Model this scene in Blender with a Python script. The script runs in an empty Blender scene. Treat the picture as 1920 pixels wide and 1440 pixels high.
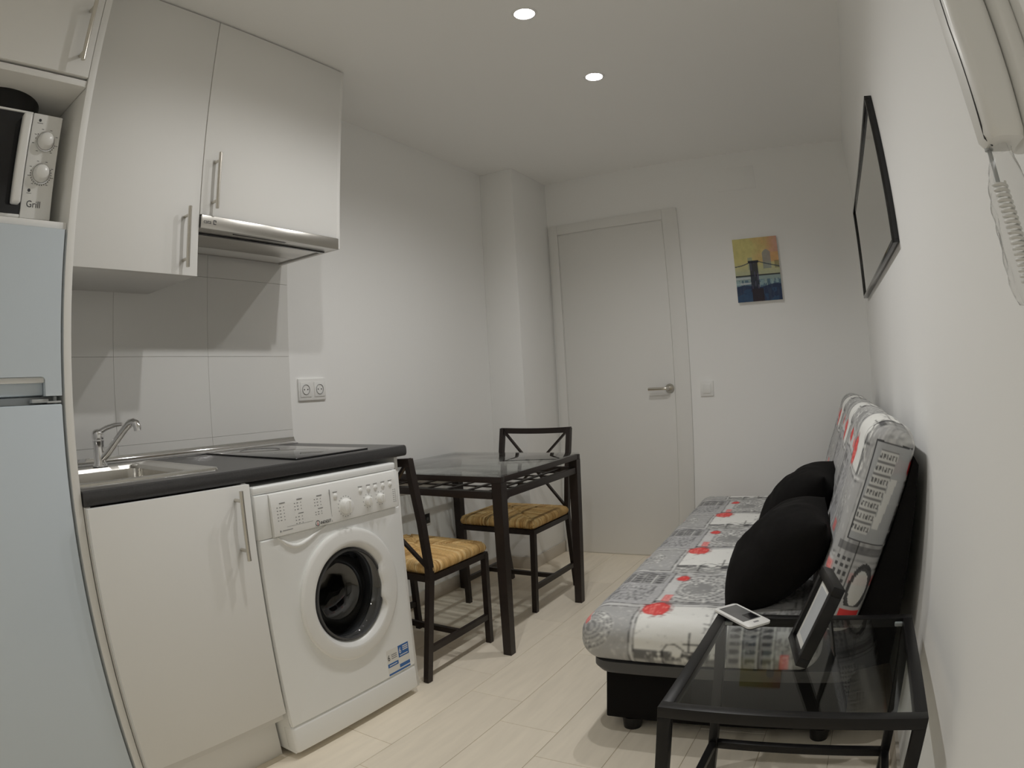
import bpy, bmesh, math, random
import numpy as np
from mathutils import Matrix, Vector, noise
random.seed(7)
rng = np.random.default_rng(11)
S = bpy.context.scene
COL = S.collection

# ------------------------------------------------------------------ camera
cd = bpy.data.cameras.new('camera')
cam = bpy.data.objects.new('camera', cd); COL.objects.link(cam); S.camera = cam
CAM = (1.99329, 0.40454, 1.08099)
RX = (0.8631429, 0.5017422, -0.0569137)
UP = (0.0501460, 0.0269823, 0.9983774)
FW = (-0.5024637, 0.8645963, 0.0018708)
cam.matrix_world = Matrix(((RX[0], UP[0], -FW[0], CAM[0]), (RX[1], UP[1], -FW[1], CAM[1]), (RX[2], UP[2], -FW[2], CAM[2]), (0, 0, 0, 1)))
cd.type = 'PANO'                       # wide-angle action-camera lens with barrel distortion
cd.sensor_fit = 'HORIZONTAL'; cd.sensor_width = 36.0; cd.sensor_height = 27.0
cd.clip_start = 0.01
cc = cd if hasattr(cd, 'panorama_type') else cd.cycles
cc.panorama_type = 'FISHEYE_LENS_POLYNOMIAL'
cc.fisheye_fov = math.radians(170)
cc.fisheye_polynomial_k0 = 0.0
cc.fisheye_polynomial_k1 = -0.044530105
cc.fisheye_polynomial_k2 = 0.000123116
cc.fisheye_polynomial_k3 = -2.0580885e-05
cc.fisheye_polynomial_k4 = 5.3832014e-07
# ------------------------------------------------------------------ world, exposure
w = bpy.data.worlds.new('world'); S.world = w; w.use_nodes = True
w.node_tree.nodes['Background'].inputs[0].default_value = (0.8, 0.9, 1, 1)
w.node_tree.nodes['Background'].inputs[1].default_value = 0.02
S.view_settings.view_transform = 'Standard'; S.view_settings.look = 'None'
S.view_settings.gamma = 1.0; S.view_settings.use_curve_mapping = False
S.view_settings.exposure = 0.0
S.cycles.diffuse_bounces = 8; S.cycles.max_bounces = 10; S.cycles.transparent_max_bounces = 10
S.cycles.adaptive_threshold = 0.03; S.cycles.caustics_reflective = False; S.cycles.caustics_refractive = False
LAMP_W = 21.0
H = 2.365; L = 4.015; YF = -1.3
def W(y): return 2.21 - 0.03 * (y - 2.13)

# ------------------------------------------------------------------ materials
M = {}
def mat(name, col, rough=0.5, metal=0.0, var=0.0, scale=20.0, bump=0.0, bscale=80.0, stretch=None, emis=None, spec=0.5, coat=0.0, rand=0.0, attr=None, sheen=0.0):
    m = bpy.data.materials.new(name); m.use_nodes = True; nt = m.node_tree; b = nt.nodes['Principled BSDF']
    b.inputs['Roughness'].default_value = rough; b.inputs['Metallic'].default_value = metal
    b.inputs['Specular IOR Level'].default_value = spec; b.inputs['Coat Weight'].default_value = coat
    b.inputs['Sheen Weight'].default_value = sheen
    b.inputs['Base Color'].default_value = (*col, 1)
    tc = nt.nodes.new('ShaderNodeTexCoord'); src = tc.outputs['Object']
    if stretch:
        mp = nt.nodes.new('ShaderNodeMapping'); mp.inputs['Scale'].default_value = stretch
        nt.links.new(src, mp.inputs[0]); src = mp.outputs[0]
    colout = None
    if attr:
        a = nt.nodes.new('ShaderNodeVertexColor'); a.layer_name = attr; colout = a.outputs[0]
    if var > 0:
        n = nt.nodes.new('ShaderNodeTexNoise'); n.inputs['Scale'].default_value = scale; n.inputs['Detail'].default_value = 2 if var < 0.05 else 4
        nt.links.new(src, n.inputs['Vector'])
        r = nt.nodes.new('ShaderNodeMapRange'); r.inputs[3].default_value = 1 - var; r.inputs[4].default_value = 1 + var
        nt.links.new(n.outputs[0], r.inputs[0])
        x = nt.nodes.new('ShaderNodeMix'); x.data_type = 'RGBA'; x.blend_type = 'MULTIPLY'; x.inputs[0].default_value = 1
        if colout: nt.links.new(colout, x.inputs[6])
        else: x.inputs[6].default_value = (*col, 1)
        nt.links.new(r.outputs[0], x.inputs[7]); colout = x.outputs[2]
    if rand > 0:
        oi = nt.nodes.new('ShaderNodeObjectInfo')
        r = nt.nodes.new('ShaderNodeMapRange'); r.inputs[3].default_value = 1 - rand; r.inputs[4].default_value = 1 + rand
        nt.links.new(oi.outputs['Random'], r.inputs[0])
        x = nt.nodes.new('ShaderNodeMix'); x.data_type = 'RGBA'; x.blend_type = 'MULTIPLY'; x.inputs[0].default_value = 1
        if colout: nt.links.new(colout, x.inputs[6])
        else: x.inputs[6].default_value = (*col, 1)
        nt.links.new(r.outputs[0], x.inputs[7]); colout = x.outputs[2]
    if colout: nt.links.new(colout, b.inputs['Base Color'])
    if bump > 0:
        n = nt.nodes.new('ShaderNodeTexNoise'); n.inputs['Scale'].default_value = bscale; n.inputs['Detail'].default_value = 1
        nt.links.new(src, n.inputs['Vector'])
        bp = nt.nodes.new('ShaderNodeBump'); bp.inputs['Strength'].default_value = bump; bp.inputs['Distance'].default_value = 0.002
        nt.links.new(n.outputs[0], bp.inputs['Height']); nt.links.new(bp.outputs[0], b.inputs['Normal'])
    if emis:
        b.inputs['Emission Color'].default_value = (*emis[0], 1); b.inputs['Emission Strength'].default_value = emis[1]
    M[name] = m; return m
def glassmat(name, tint, refl=1.5, rough=0.0, extra=0.0):
    m = bpy.data.materials.new(name); m.use_nodes = True; nt = m.node_tree
    for n in list(nt.nodes):
        if n.type != 'OUTPUT_MATERIAL': nt.nodes.remove(n)
    out = [n for n in nt.nodes if n.type == 'OUTPUT_MATERIAL'][0]
    t = nt.nodes.new('ShaderNodeBsdfTransparent'); t.inputs[0].default_value = (*tint, 1)
    g = nt.nodes.new('ShaderNodeBsdfGlossy'); g.inputs['Roughness'].default_value = rough
    mx = nt.nodes.new('ShaderNodeMixShader')
    geo = nt.nodes.new('ShaderNodeNewGeometry'); dp = nt.nodes.new('ShaderNodeVectorMath'); dp.operation = 'DOT_PRODUCT'
    nt.links.new(geo.outputs['Incoming'], dp.inputs[0]); nt.links.new(geo.outputs['Normal'], dp.inputs[1])
    def mth(op, a, b_=None):
        m_ = nt.nodes.new('ShaderNodeMath'); m_.operation = op
        if isinstance(a, (int, float)): m_.inputs[0].default_value = a
        else: nt.links.new(a, m_.inputs[0])
        if b_ is not None: m_.inputs[1].default_value = b_
        m_.use_clamp = True
        return m_.outputs[0]
    f0 = ((refl - 1) / (refl + 1)) ** 2 + extra
    ca = mth('ABSOLUTE', dp.outputs['Value']); om = nt.nodes.new('ShaderNodeMath'); om.operation = 'SUBTRACT'; om.inputs[0].default_value = 1.0; nt.links.new(ca, om.inputs[1])
    f = mth('ADD', mth('MULTIPLY', mth('POWER', om.outputs[0], 5.0), 1 - f0), f0)
    nt.links.new(f, mx.inputs[0])
    nt.links.new(t.outputs[0], mx.inputs[1]); nt.links.new(g.outputs[0], mx.inputs[2]); nt.links.new(mx.outputs[0], out.inputs[0])
    M[name] = m; return m
mat('wall', (0.90, 0.90, 0.885), 0.75, var=0.012, scale=1.5)
mat('ceiling', (0.92, 0.92, 0.905), 0.8, var=0.012, scale=1.2)
mat('plank', (0.88, 0.80, 0.665), 0.42, var=0.10, scale=7, stretch=(5.5, 0.7, 1), rand=0.045)
mat('grout', (0.60, 0.54, 0.45), 0.8, var=0.03)
mat('baseboard', (0.60, 0.55, 0.48), 0.45, var=0.06, scale=9, stretch=(0.6, 0.6, 6))
mat('tile', (0.80, 0.795, 0.77), 0.16, var=0.01, scale=3)
mat('melamine', (0.81, 0.805, 0.78), 0.55, var=0.008, scale=3)
mat('melamine_edge', (0.74, 0.72, 0.68), 0.45, var=0.01)
mat('carcass', (0.72, 0.71, 0.68), 0.5, var=0.01)
mat('fridge_white', (0.62, 0.69, 0.75), 0.28, var=0.006, scale=2)
mat('washer_white', (0.88, 0.89, 0.88), 0.25, var=0.006, scale=2)
mat('plastic_white', (0.84, 0.84, 0.82), 0.3, var=0.005)
mat('plastic_grey', (0.45, 0.47, 0.48), 0.4, var=0.02)
mat('steel', (0.62, 0.60, 0.56), 0.28, 1.0, var=0.05, scale=30, stretch=(1, 0.05, 1))
mat('sink_steel', (0.70, 0.68, 0.64), 0.22, 1.0, var=0.04, scale=18)
mat('chrome', (0.82, 0.82, 0.83), 0.06, 1.0, var=0.01)
mat('handle_metal', (0.66, 0.63, 0.57), 0.25, 1.0, var=0.03, scale=60)
mat('worktop', (0.045, 0.044, 0.045), 0.32, var=0.35, scale=180, bump=0.12, bscale=260)
mat('hob_glass', (0.012, 0.012, 0.013), 0.05, var=0.05, coat=0.4)
mat('black_plastic', (0.009, 0.0085, 0.0085), 0.32, spec=0.35, var=0.08, scale=30)
mat('black_glossy', (0.010, 0.010, 0.012), 0.08, var=0.05)
mat('dark_grey', (0.06, 0.06, 0.062), 0.45, var=0.06, scale=30)
mat('brown_metal', (0.021, 0.014, 0.0115), 0.4, spec=0.4, var=0.18, scale=45, bump=0.03, bscale=200)
mat('black_metal', (0.0095, 0.009, 0.009), 0.38, spec=0.32, var=0.12, scale=60, bump=0.03, bscale=220)
mat('black_fabric', (0.0075, 0.0068, 0.0065), 0.9, var=0.2, scale=160, bump=0.3, bscale=500, spec=0.15)
mat('rush', (0.8, 0.62, 0.34), 0.6, attr='tint', var=0.12, scale=40)
mat('print_fabric', (0.8, 0.8, 0.8), 0.62, attr='print', var=0.03, scale=300, bump=0.08, bscale=400)
mat('canvas_paint', (0.5, 0.5, 0.5), 0.6, attr='print', var=0.04, scale=200, bump=0.1, bscale=300)
mat('mirror', (0.90, 0.91, 0.90), 0.015, 1.0, var=0.003)
mat('frame_black', (0.012, 0.012, 0.013), 0.12, var=0.05)
mat('ink', (0.05, 0.05, 0.055), 0.6, var=0.02)
mat('ink_soft', (0.28, 0.28, 0.28), 0.6, var=0.02)
mat('blue_ink', (0.03, 0.14, 0.42), 0.45, var=0.03)
mat('red_ink', (0.5, 0.04, 0.05), 0.5, var=0.03)
mat('paper', (0.78, 0.77, 0.73), 0.6, var=0.01)
mat('photo_paper', (0.52, 0.54, 0.56), 0.35, var=0.12, scale=14)
mat('screen_grey', (0.14, 0.14, 0.14), 0.15, var=0.25, scale=25)
mat('drum_metal', (0.24, 0.23, 0.22), 0.35, 1.0, var=0.2, scale=30)
mat('rubber', (0.05, 0.05, 0.053), 0.55, var=0.05)
mat('lens', (1, 1, 1), 0.4, emis=((1.0, 0.95, 0.93), 30.0), var=0.001)
glassmat('table_glass', (0.965, 0.98, 0.975), 1.55)
glassmat('dining_glass', (0.95, 0.975, 0.965), 1.55, extra=0.14)
glassmat('porthole_glass', (0.70, 0.72, 0.74), 1.5, extra=0.07)
glassmat('visor_glass', (0.80, 0.86, 0.87), 1.5)
glassmat('clear_film', (0.94, 0.94, 0.935), 1.2, rough=0.3, extra=0.01)

# ------------------------------------------------------------------ object helpers
WM = {}
def link(o): COL.objects.link(o); return o
def thing(name, label, cat, loc=(0, 0, 0), rz=0.0, group=None, kind=None):
    o = link(bpy.data.objects.new(name, None)); o.empty_display_size = 0.05
    o.location = loc; o.rotation_euler = (0, 0, rz)
    WM[o] = Matrix.Translation(loc) @ Matrix.Rotation(rz, 4, 'Z')
    if label: o['label'] = label
    if cat: o['category'] = cat
    if group: o['group'] = group
    if kind: o['kind'] = kind
    return o
def tag(o, label=None, cat=None, group=None, kind=None):
    if label: o['label'] = label
    if cat: o['category'] = cat
    if group: o['group'] = group
    if kind: o['kind'] = kind
    return o
def meshobj(name, me, m, parent=None, local=False, origin=None):
    """vertices come in world coordinates unless local; they are moved into the parent's frame"""
    if m is not None: me.materials.append(M[m] if isinstance(m, str) else m)
    o = link(bpy.data.objects.new(name, me))
    if parent is not None:
        o.parent = parent; P = WM[parent]
        if not local: me.transform(P.inverted())
        WM[o] = P
    else:
        if origin is None:
            cs = np.empty(len(me.vertices) * 3); me.vertices.foreach_get('co', cs); cs = cs.reshape(-1, 3)
            origin = ((cs[:, 0].min() + cs[:, 0].max()) / 2, (cs[:, 1].min() + cs[:, 1].max()) / 2, cs[:, 2].min())
        me.transform(Matrix.Translation(-Vector(origin))); o.location = origin
        WM[o] = Matrix.Translation(origin)
    return o
class B:
    """collects shapes into one bmesh"""
    def __init__(s): s.bm = bmesh.new(); s.smooth = []
    def box(s, x0, x1, y0, y1, z0, z1, bev=0.0, seg=2, mtx=None):
        r = bmesh.ops.create_cube(s.bm, size=1.0)
        vs = r['verts']
        for v in vs:
            v.co = Vector((x0 + (v.co.x + .5) * (x1 - x0), y0 + (v.co.y + .5) * (y1 - y0), z0 + (v.co.z + .5) * (z1 - z0)))
        if bev > 0:
            es = list({e for v in vs for e in v.link_edges})
            r2 = bmesh.ops.bevel(s.bm, geom=es, offset=bev, segments=seg, affect='EDGES', profile=0.5)
            vs = list({v for f in r2['faces'] for v in f.verts} | {v for v in vs if v.is_valid})
        if mtx is not None: bmesh.ops.transform(s.bm, matrix=mtx, verts=vs)
        return s
    def cyl(s, p0, p1, r0, r1=None, n=20, caps=True):
        p0 = Vector(p0); p1 = Vector(p1); r1 = r0 if r1 is None else r1
        d = (p1 - p0); ln = d.length; q = d.to_track_quat('Z', 'Y').to_matrix().to_4x4()
        mt = Matrix.Translation((p0 + p1) / 2) @ q
        bmesh.ops.create_cone(s.bm, cap_ends=caps, segments=n, radius1=r0, radius2=r1, depth=ln, matrix=mt)
        return s
    def bar(s, p0, p1, wx, wy, up=(0, 0, 1)):
        """square bar between two points"""
        p0 = Vector(p0); p1 = Vector(p1); d = (p1 - p0).normalized(); u = Vector(up)
        if abs(d.dot(u)) > 0.98: u = Vector((0, 1, 0))
        a = d.cross(u).normalized(); b = a.cross(d).normalized()
        vs = []
        for p in (p0, p1):
            for sx, sy in ((-1, -1), (1, -1), (1, 1), (-1, 1)):
                vs.append(s.bm.verts.new(p + a * sx * wx / 2 + b * sy * wy / 2))
        F = s.bm.faces.new
        F(vs[0:4][::-1]); F(vs[4:8])
        for i in range(4): F((vs[i], vs[(i + 1) % 4], vs[4 + (i + 1) % 4], vs[4 + i]))
        return s
    def tube(s, pts, r, n=12, caps=True):
        pts = [Vector(p) for p in pts]; rs = r if isinstance(r, (list, tuple)) else [r] * len(pts)
        rings = []; prev = None
        for i, p in enumerate(pts):
            d = (pts[min(i + 1, len(pts) - 1)] - pts[max(i - 1, 0)]).normalized()
            if prev is None:
                u = Vector((0, 0, 1)) if abs(d.z) < 0.9 else Vector((1, 0, 0))
                a = d.cross(u).normalized()
            else: a = (prev - d * prev.dot(d)).normalized()
            prev = a; b = d.cross(a)
            rings.append([s.bm.verts.new(p + (a * math.cos(t) + b * math.sin(t)) * rs[i]) for t in [2 * math.pi * k / n for k in range(n)]])
        for i in range(len(rings) - 1):
            for k in range(n):
                s.bm.faces.new((rings[i][k], rings[i][(k + 1) % n], rings[i + 1][(k + 1) % n], rings[i + 1][k]))
        if caps:
            s.bm.faces.new(rings[0][::-1]); s.bm.faces.new(rings[-1])
        return s
    def lathe(s, prof, axis_o, axis='Z', n=48, closed=False, mod=None):
        """prof: (radius, height) list; axis X or Z through axis_o"""
        o = Vector(axis_o); rings = []
        for (r, h) in prof:
            ring = []
            for k in range(n):
                t = 2 * math.pi * k / n; rr = r if mod is None else mod(r, t, h)
                if axis == 'Z': ring.append(s.bm.verts.new(o + Vector((rr * math.cos(t), rr * math.sin(t), h))))
                else: ring.append(s.bm.verts.new(o + Vector((h, rr * math.cos(t), rr * math.sin(t)))))
            rings.append(ring)
        m = len(rings)
        for i in range(m if closed else m - 1):
            a, b = rings[i], rings[(i + 1) % m]
            for k in range(n): s.bm.faces.new((a[k], a[(k + 1) % n], b[(k + 1) % n], b[k]))
        return s
    def poly(s, pts, d):
        """flat outline extruded by vector d"""
        vs = [s.bm.verts.new(p) for p in pts]; ws = [s.bm.verts.new(Vector(p) + Vector(d)) for p in pts]
        s.bm.faces.new(vs[::-1]); s.bm.faces.new(ws); n = len(vs)
        for i in range(n): s.bm.faces.new((vs[i], vs[(i + 1) % n], ws[(i + 1) % n], ws[i]))
        return s
    def ico(s, c, r, sub=2, sc=(1, 1, 1)):
        bmesh.ops.create_icosphere(s.bm, subdivisions=sub, radius=r, matrix=Matrix.Translation(c) @ Matrix.Diagonal((*sc, 1)))
        return s
    def mesh(s, smooth=None):
        bmesh.ops.recalc_face_normals(s.bm, faces=s.bm.faces)
        me = bpy.data.meshes.new('m'); s.bm.to_mesh(me); s.bm.free()
        if smooth: shade(me, smooth)
        return me
def shade(me, ang=40):
    n = len(me.polygons); sm = np.ones(n, bool)
    if ang <= 35:                                   # large flat faces of bevelled boxes stay flat
        N = np.empty(n * 3); me.polygons.foreach_get('normal', N); sm = np.abs(N.reshape(-1, 3)).max(1) < 0.9995
    me.polygons.foreach_set('use_smooth', sm)
    if ang < 180: me.set_sharp_from_angle(angle=math.radians(ang))
def part(name, b, m, parent=None, smooth=35, local=False, **kw):
    o = meshobj(name, b.mesh(smooth), m, parent, local)
    for k, v in kw.items(): o[k] = v
    return o
def bx(name, x0, x1, y0, y1, z0, z1, m, parent=None, bev=0.0, local=False, seg=2, **kw):
    return part(name, B().box(x0, x1, y0, y1, z0, z1, bev, seg), m, parent, 35 if bev else None, local, **kw)
def text_mesh(body, size, mtx, extrude=0.0004, align='LEFT'):
    c = bpy.data.curves.new('t', 'FONT'); c.body = body; c.size = size; c.extrude = extrude; c.align_x = align; c.align_y = 'BOTTOM_BASELINE'
    c.resolution_u = 3
    o = bpy.data.objects.new('t', c); COL.objects.link(o)
    bpy.context.view_layer.update()
    me = bpy.data.meshes.new_from_object(o.evaluated_get(bpy.context.evaluated_depsgraph_get()))
    bpy.data.objects.remove(o); bpy.data.curves.remove(c)
    me.materials.clear(); me.transform(mtx); return me
FACE_X = Matrix(((0, 0, 1, 0), (1, 0, 0, 0), (0, 1, 0, 0), (0, 0, 0, 1)))   # text written along +y, standing up, facing +x
def textx(name, body, size, x, y, z, m, parent, sx=1.0):
    return meshobj(name, text_mesh(body, size, Matrix.Translation((x, y, z)) @ FACE_X @ Matrix.Diagonal((sx, 1, 1, 1))), m, parent)
def bar_handle(parent, x, y, z0, z1, r=0.006, off=0.032):
    h = part('handle', B().cyl((x + off, y, z0), (x + off, y, z1), r, n=14), 'handle_metal', parent, label='slim brushed metal bar handle')
    for z in (z0 + 0.026, z1 - 0.026):
        part('handle_post', B().cyl((x - 0.001, y, z), (x + off, y, z), r * 0.8, n=12), 'handle_metal', h if parent.parent is None else parent)
    return h
def rounded_grid_box(lx, ly, lz, r, step, disp=None):
    """rounded box centred at origin made of six grids, welded; returns verts, quads"""
    V = []; Q = []; n0 = 0
    hx, hy, hz = lx / 2, ly / 2, lz / 2
    def grid(a, b, na, nb, f):
        nonlocal n0
        A, Bb = np.meshgrid(np.linspace(-a, a, na + 1), np.linspace(-b, b, nb + 1), indexing='ij')
        V.append(f(A.ravel(), Bb.ravel()))
        i, j = np.meshgrid(np.arange(na), np.arange(nb), indexing='ij'); i = i.ravel(); j = j.ravel(); k = nb + 1
        Q.append(np.stack([i * k + j, (i + 1) * k + j, (i + 1) * k + j + 1, i * k + j + 1], 1) + n0)
        n0 += (na + 1) * (nb + 1)
    nx, ny, nz = [max(2, int(round(d / step))) for d in (lx, ly, lz)]
    for sg in (1, -1):
        grid(hx, hy, nx, ny, lambda a, b: np.stack([a, b * sg, np.full_like(a, sg * hz)], 1))
        grid(hx, hz, nx, nz, lambda a, b: np.stack([a, np.full_like(a, -sg * hy), b * sg], 1))
        grid(hy, hz, ny, nz, lambda a, b: np.stack([np.full_like(a, sg * hx), a, b * sg], 1))
    V = np.concatenate(V); Q = np.concatenate(Q)
    key = np.round(V * 2e4).astype(np.int64)
    _, idx, inv = np.unique(key, axis=0, return_index=True, return_inverse=True)
    V = V[idx]; Q = inv.reshape(-1)[Q]
    inner = np.array([hx - r, hy - r, hz - r]).clip(0)
    q = np.clip(V, -inner, inner); d = V - q; ln = np.linalg.norm(d, axis=1, keepdims=True)
    N = d / np.maximum(ln, 1e-9)
    return q + N * r, Q, N
def np_mesh(V, Q):
    me = bpy.data.meshes.new('m'); me.vertices.add(len(V)); me.vertices.foreach_set('co', V.astype(np.float32).ravel())
    n = len(Q); me.loops.add(n * 4); me.loops.foreach_set('vertex_index', Q.astype(np.int32).ravel())
    me.polygons.add(n); me.polygons.foreach_set('loop_start', (np.arange(n) * 4).astype(np.int32))
    try: me.polygons.foreach_set('loop_total', np.full(n, 4, np.int32))
    except Exception: pass
    me.update(calc_edges=True); me.validate(); shade(me, 180); return me
def set_col(me, name, C):
    a = me.color_attributes.new(name, 'FLOAT_COLOR', 'POINT')
    c = np.ones((len(C), 4), np.float32); c[:, :3] = C; a.data.foreach_set('color', c.ravel())

# ------------------------------------------------------------------ room shell
floor = bx('floor', -0.1, 2.5, YF, L + 0.1, -0.06, -0.004, 'grout', kind='structure')
pw, pl = 0.2085, 0.60
xs0 = 0.9775 - 5 * pw
plank_me = {}
for c in range(-1, 12):
    x0 = xs0 + c * pw; x1 = x0 + pw
    if x1 < 0.01 or x0 > 2.33: continue
    y = 1.95 - 0.15 * (c - 5)
    while y > YF: y -= pl
    while y < L:
        a, b_ = max(y, YF), min(y + pl, L); xa, xb = max(x0, 0.0), min(x1, 2.32)
        if b_ - a > 0.01 and xb - xa > 0.01:
            g = 0.0007
            o = bx('plank', xa + g, xb - g, a + g, b_ - g, -0.008, 0.0, 'plank', floor, bev=0.0007, seg=1)
        y += pl
bx('ceiling', -0.1, 2.5, YF - 0.1, L + 0.1, H, H + 0.1, 'ceiling', kind='structure')
wl = bx('wall_left', -0.1, 0.0, YF, L + 0.1, -0.06, H, 'wall', kind='structure')
bx('wall_pier', 0.0, 0.223, 3.583, L, 0.0, H, 'wall', wl, bev=0.002)
bx('wall_back', -0.1, 2.5, L, L + 0.1, -0.06, H, 'wall', kind='structure')
bx('wall_front', -0.1, 2.5, YF - 0.1, YF, -0.06, H, 'wall', kind='structure')
b = B(); b.poly([(W(YF - .1), YF - .1, -0.06), (W(YF - .1) + .15, YF - .1, -0.06), (W(L + .1) + .15, L + .1, -0.06), (W(L + .1), L + .1, -0.06)], (0, 0, H + 0.06))
part('wall_right', b, 'wall', smooth=None, kind='structure')
# backsplash tiles, joints recessed
zr = [0.902, 0.955, 1.245, 1.535, 1.825]; yc = [0.870, 1.270, 1.670, 2.070]
for i in range(4):
    for j in range(3):
        y0 = max(yc[j], 0.906)
        bx('tile', 0.0, 0.006, y0 + .0004, yc[j + 1] - .0004, zr[i] + .0004, min(zr[i + 1], 1.66) - .0004, 'tile', wl, bev=0.0006, seg=1)
# baseboards
bx('baseboard_left', 0.0, 0.010, 2.075, 3.583, 0.0, 0.072, 'baseboard', bev=0.0015, kind='structure')
b = B(); b.box(0.0, 0.233, 3.573, 3.583, 0.0, 0.072, 0.0015); b.box(0.223, 0.233, 3.573, L, 0.0, 0.072, 0.0015)
part('baseboard_pier', b, 'baseboard', kind='structure')
b = B(); b.poly([(W(YF), YF, 0), (W(L), L, 0), (W(L) - .01, L, 0), (W(YF) - .01, YF, 0)], (0, 0, 0.072))
part('baseboard_right', b, 'baseboard', smooth=None, kind='structure')
bx('baseboard_back', 1.09, W(L) - .011, L - .010, L, 0.0, 0.072, 'baseboard', bev=0.0015, kind='structure')

# door in the back wall
dr = thing('door_1', 'plain flush white interior door with lever handle in the back wall', None, (0.64, L, 0), kind='structure')
bx('door_leaf', 0.297, 0.984, L - 0.006, L + 0.02, 0.006, 2.003, 'melamine', dr, bev=0.002)
bx('door_jamb', 0.236, 0.292, L - 0.016, L + 0.01, 0.0, 2.07, 'melamine', dr, bev=0.003)
bx('door_jamb', 0.989, 1.083, L - 0.016, L + 0.01, 0.0, 2.07, 'melamine', dr, bev=0.003)
bx('door_header', 0.292, 0.989, L - 0.016, L + 0.01, 2.009, 2.07, 'melamine', dr, bev=0.003)
b = B(); b.cyl((0.955, L - .006, 1.012), (0.955, L - .014, 1.012), 0.026, n=28)
rs = part('rosette', b, 'handle_metal', dr)
b = B(); b.tube([(0.955, L - .012, 1.012), (0.955, L - .045, 1.012), (0.945, L - .052, 1.012), (0.92, L - .053, 1.012), (0.835, L - .053, 1.012)], 0.009, 12)
part('lever', b, 'handle_metal', rs, label='satin metal lever handle')

# ------------------------------------------------------------------ ceiling downlights
for i, (x, y) in enumerate([(1.129, 2.122), (1.130, 2.727), (1.129, 1.517), (1.129, -0.85)]):  # last downlight is an added one, behind the camera, for more ambient fill
    t = thing('downlight', ['round recessed ceiling downlight between the hood cabinet and the wall mirror', 'round recessed ceiling downlight over the dining table end of the room',
        'round recessed ceiling downlight in front of the sink cabinet', 'added fill downlight on the ceiling behind the camera, out of view'][i], 'ceiling light', (x, y, H), group='downlights in a row on the ceiling')
    b = B(); b.lathe([(0.035, -0.001), (0.036, -0.004), (0.043, -0.004), (0.046, 0.0)], (x, y, H), n=36)
    part('trim_ring', b, 'plastic_white', t)
    b = B(); b.cyl((x, y, H - 0.0025), (x, y, H - 0.0005), 0.0355, n=36)
    part('lens', b, 'lens', t, label='glowing frosted lens')
    ld = bpy.data.lights.new('lamp', 'SPOT'); ld.energy = LAMP_W; ld.spot_size = math.radians(155); ld.spot_blend = 1.0
    ld.shadow_soft_size = 0.018; ld.color = (1.0, 0.99, 0.972)
    lo = link(bpy.data.objects.new('lamp', ld)); lo.parent = t; lo.location = (0, 0, -0.022)

# ------------------------------------------------------------------ tall housing, refrigerator, microwave, pot
t = thing('tall_cabinet', 'tall white housing cabinet around the refrigerator with a microwave niche', 'cabinet', (0.29, 0.58, 0))
bx('side_panel', 0.002, 0.585, 0.884, 0.904, 0.0, 2.36, 'melamine', t, bev=0.001)
bx('side_panel', 0.002, 0.585, 0.256, 0.276, 0.0, 2.36, 'melamine', t, bev=0.001)
bx('back_panel', 0.002, 0.010, 0.277, 0.883, 1.49, 2.36, 'carcass', t)
bx('shelf', 0.011, 0.580, 0.277, 0.883, 1.853, 1.871, 'melamine', t, bev=0.001)
bx('shelf', 0.011, 0.575, 0.277, 0.883, 1.489, 1.505, 'melamine', t, bev=0.001)
bx('top_panel', 0.011, 0.566, 0.277, 0.883, 2.342, 2.36, 'carcass', t)
d = bx('cabinet_door', 0.567, 0.586, 0.279, 0.882, 1.878, 2.358, 'melamine', t, bev=0.0012)
bar_handle(d, 0.586, 0.846, 1.905, 2.095)

t = thing('refrigerator', 'white two-door refrigerator with recessed grip under the freezer door', 'refrigerator', (0.29, 0.59, 0))
bx('body', 0.03, 0.530, 0.30, 0.876, 0.03, 1.484, 'fridge_white', t, bev=0.004)
b = B(); ol = [(0.30, 1.114), (0.345, 1.114), (0.345, 1.156), (0.826, 1.156), (0.831, 1.154), (0.834, 1.149), (0.834, 1.114), (0.876, 1.114), (0.876, 1.486), (0.30, 1.486)]
b.poly([(0.535, y_, z_) for y_, z_ in ol], (0.05, 0, 0))
fd = part('freezer_door', b, 'fridge_white', t, smooth=None)
bx('grip_recess', 0.536, 0.562, 0.345, 0.834, 1.116, 1.156, 'fridge_white', fd, bev=0.004)
bx('grip_lip', 0.562, 0.578, 0.345, 0.834, 1.143, 1.156, 'plastic_white', fd, bev=0.003)
bx('refrigerator_door', 0.535, 0.585, 0.30, 0.876, 0.06, 1.096, 'fridge_white', t, bev=0.004)
b = B(); b.box(0.545, 0.583, 0.838, 0.874, 1.0985, 1.103, 0.001); b.cyl((0.568, 0.862, 1.097), (0.568, 0.862, 1.113), 0.005, n=12); b.box(0.55, 0.58, 0.80, 0.842, 1.1, 1.108, 0.001)
part('hinge', b, 'plastic_grey', t)
bx('gasket', 0.531, 0.548, 0.305, 0.872, 1.097, 1.113, 'plastic_grey', t)
for yy in (0.34, 0.83): part('foot', B().cyl((0.08 if yy < .5 else .5, yy, 0.0), (0.08 if yy < .5 else .5, yy, 0.032), 0.02, n=16), 'black_plastic', t)
for yy in (0.34, 0.83): part('foot', B().cyl((0.5 if yy < .5 else .08, yy, 0.0), (0.5 if yy < .5 else .08, yy, 0.032), 0.02, n=16), 'black_plastic', t)

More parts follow.
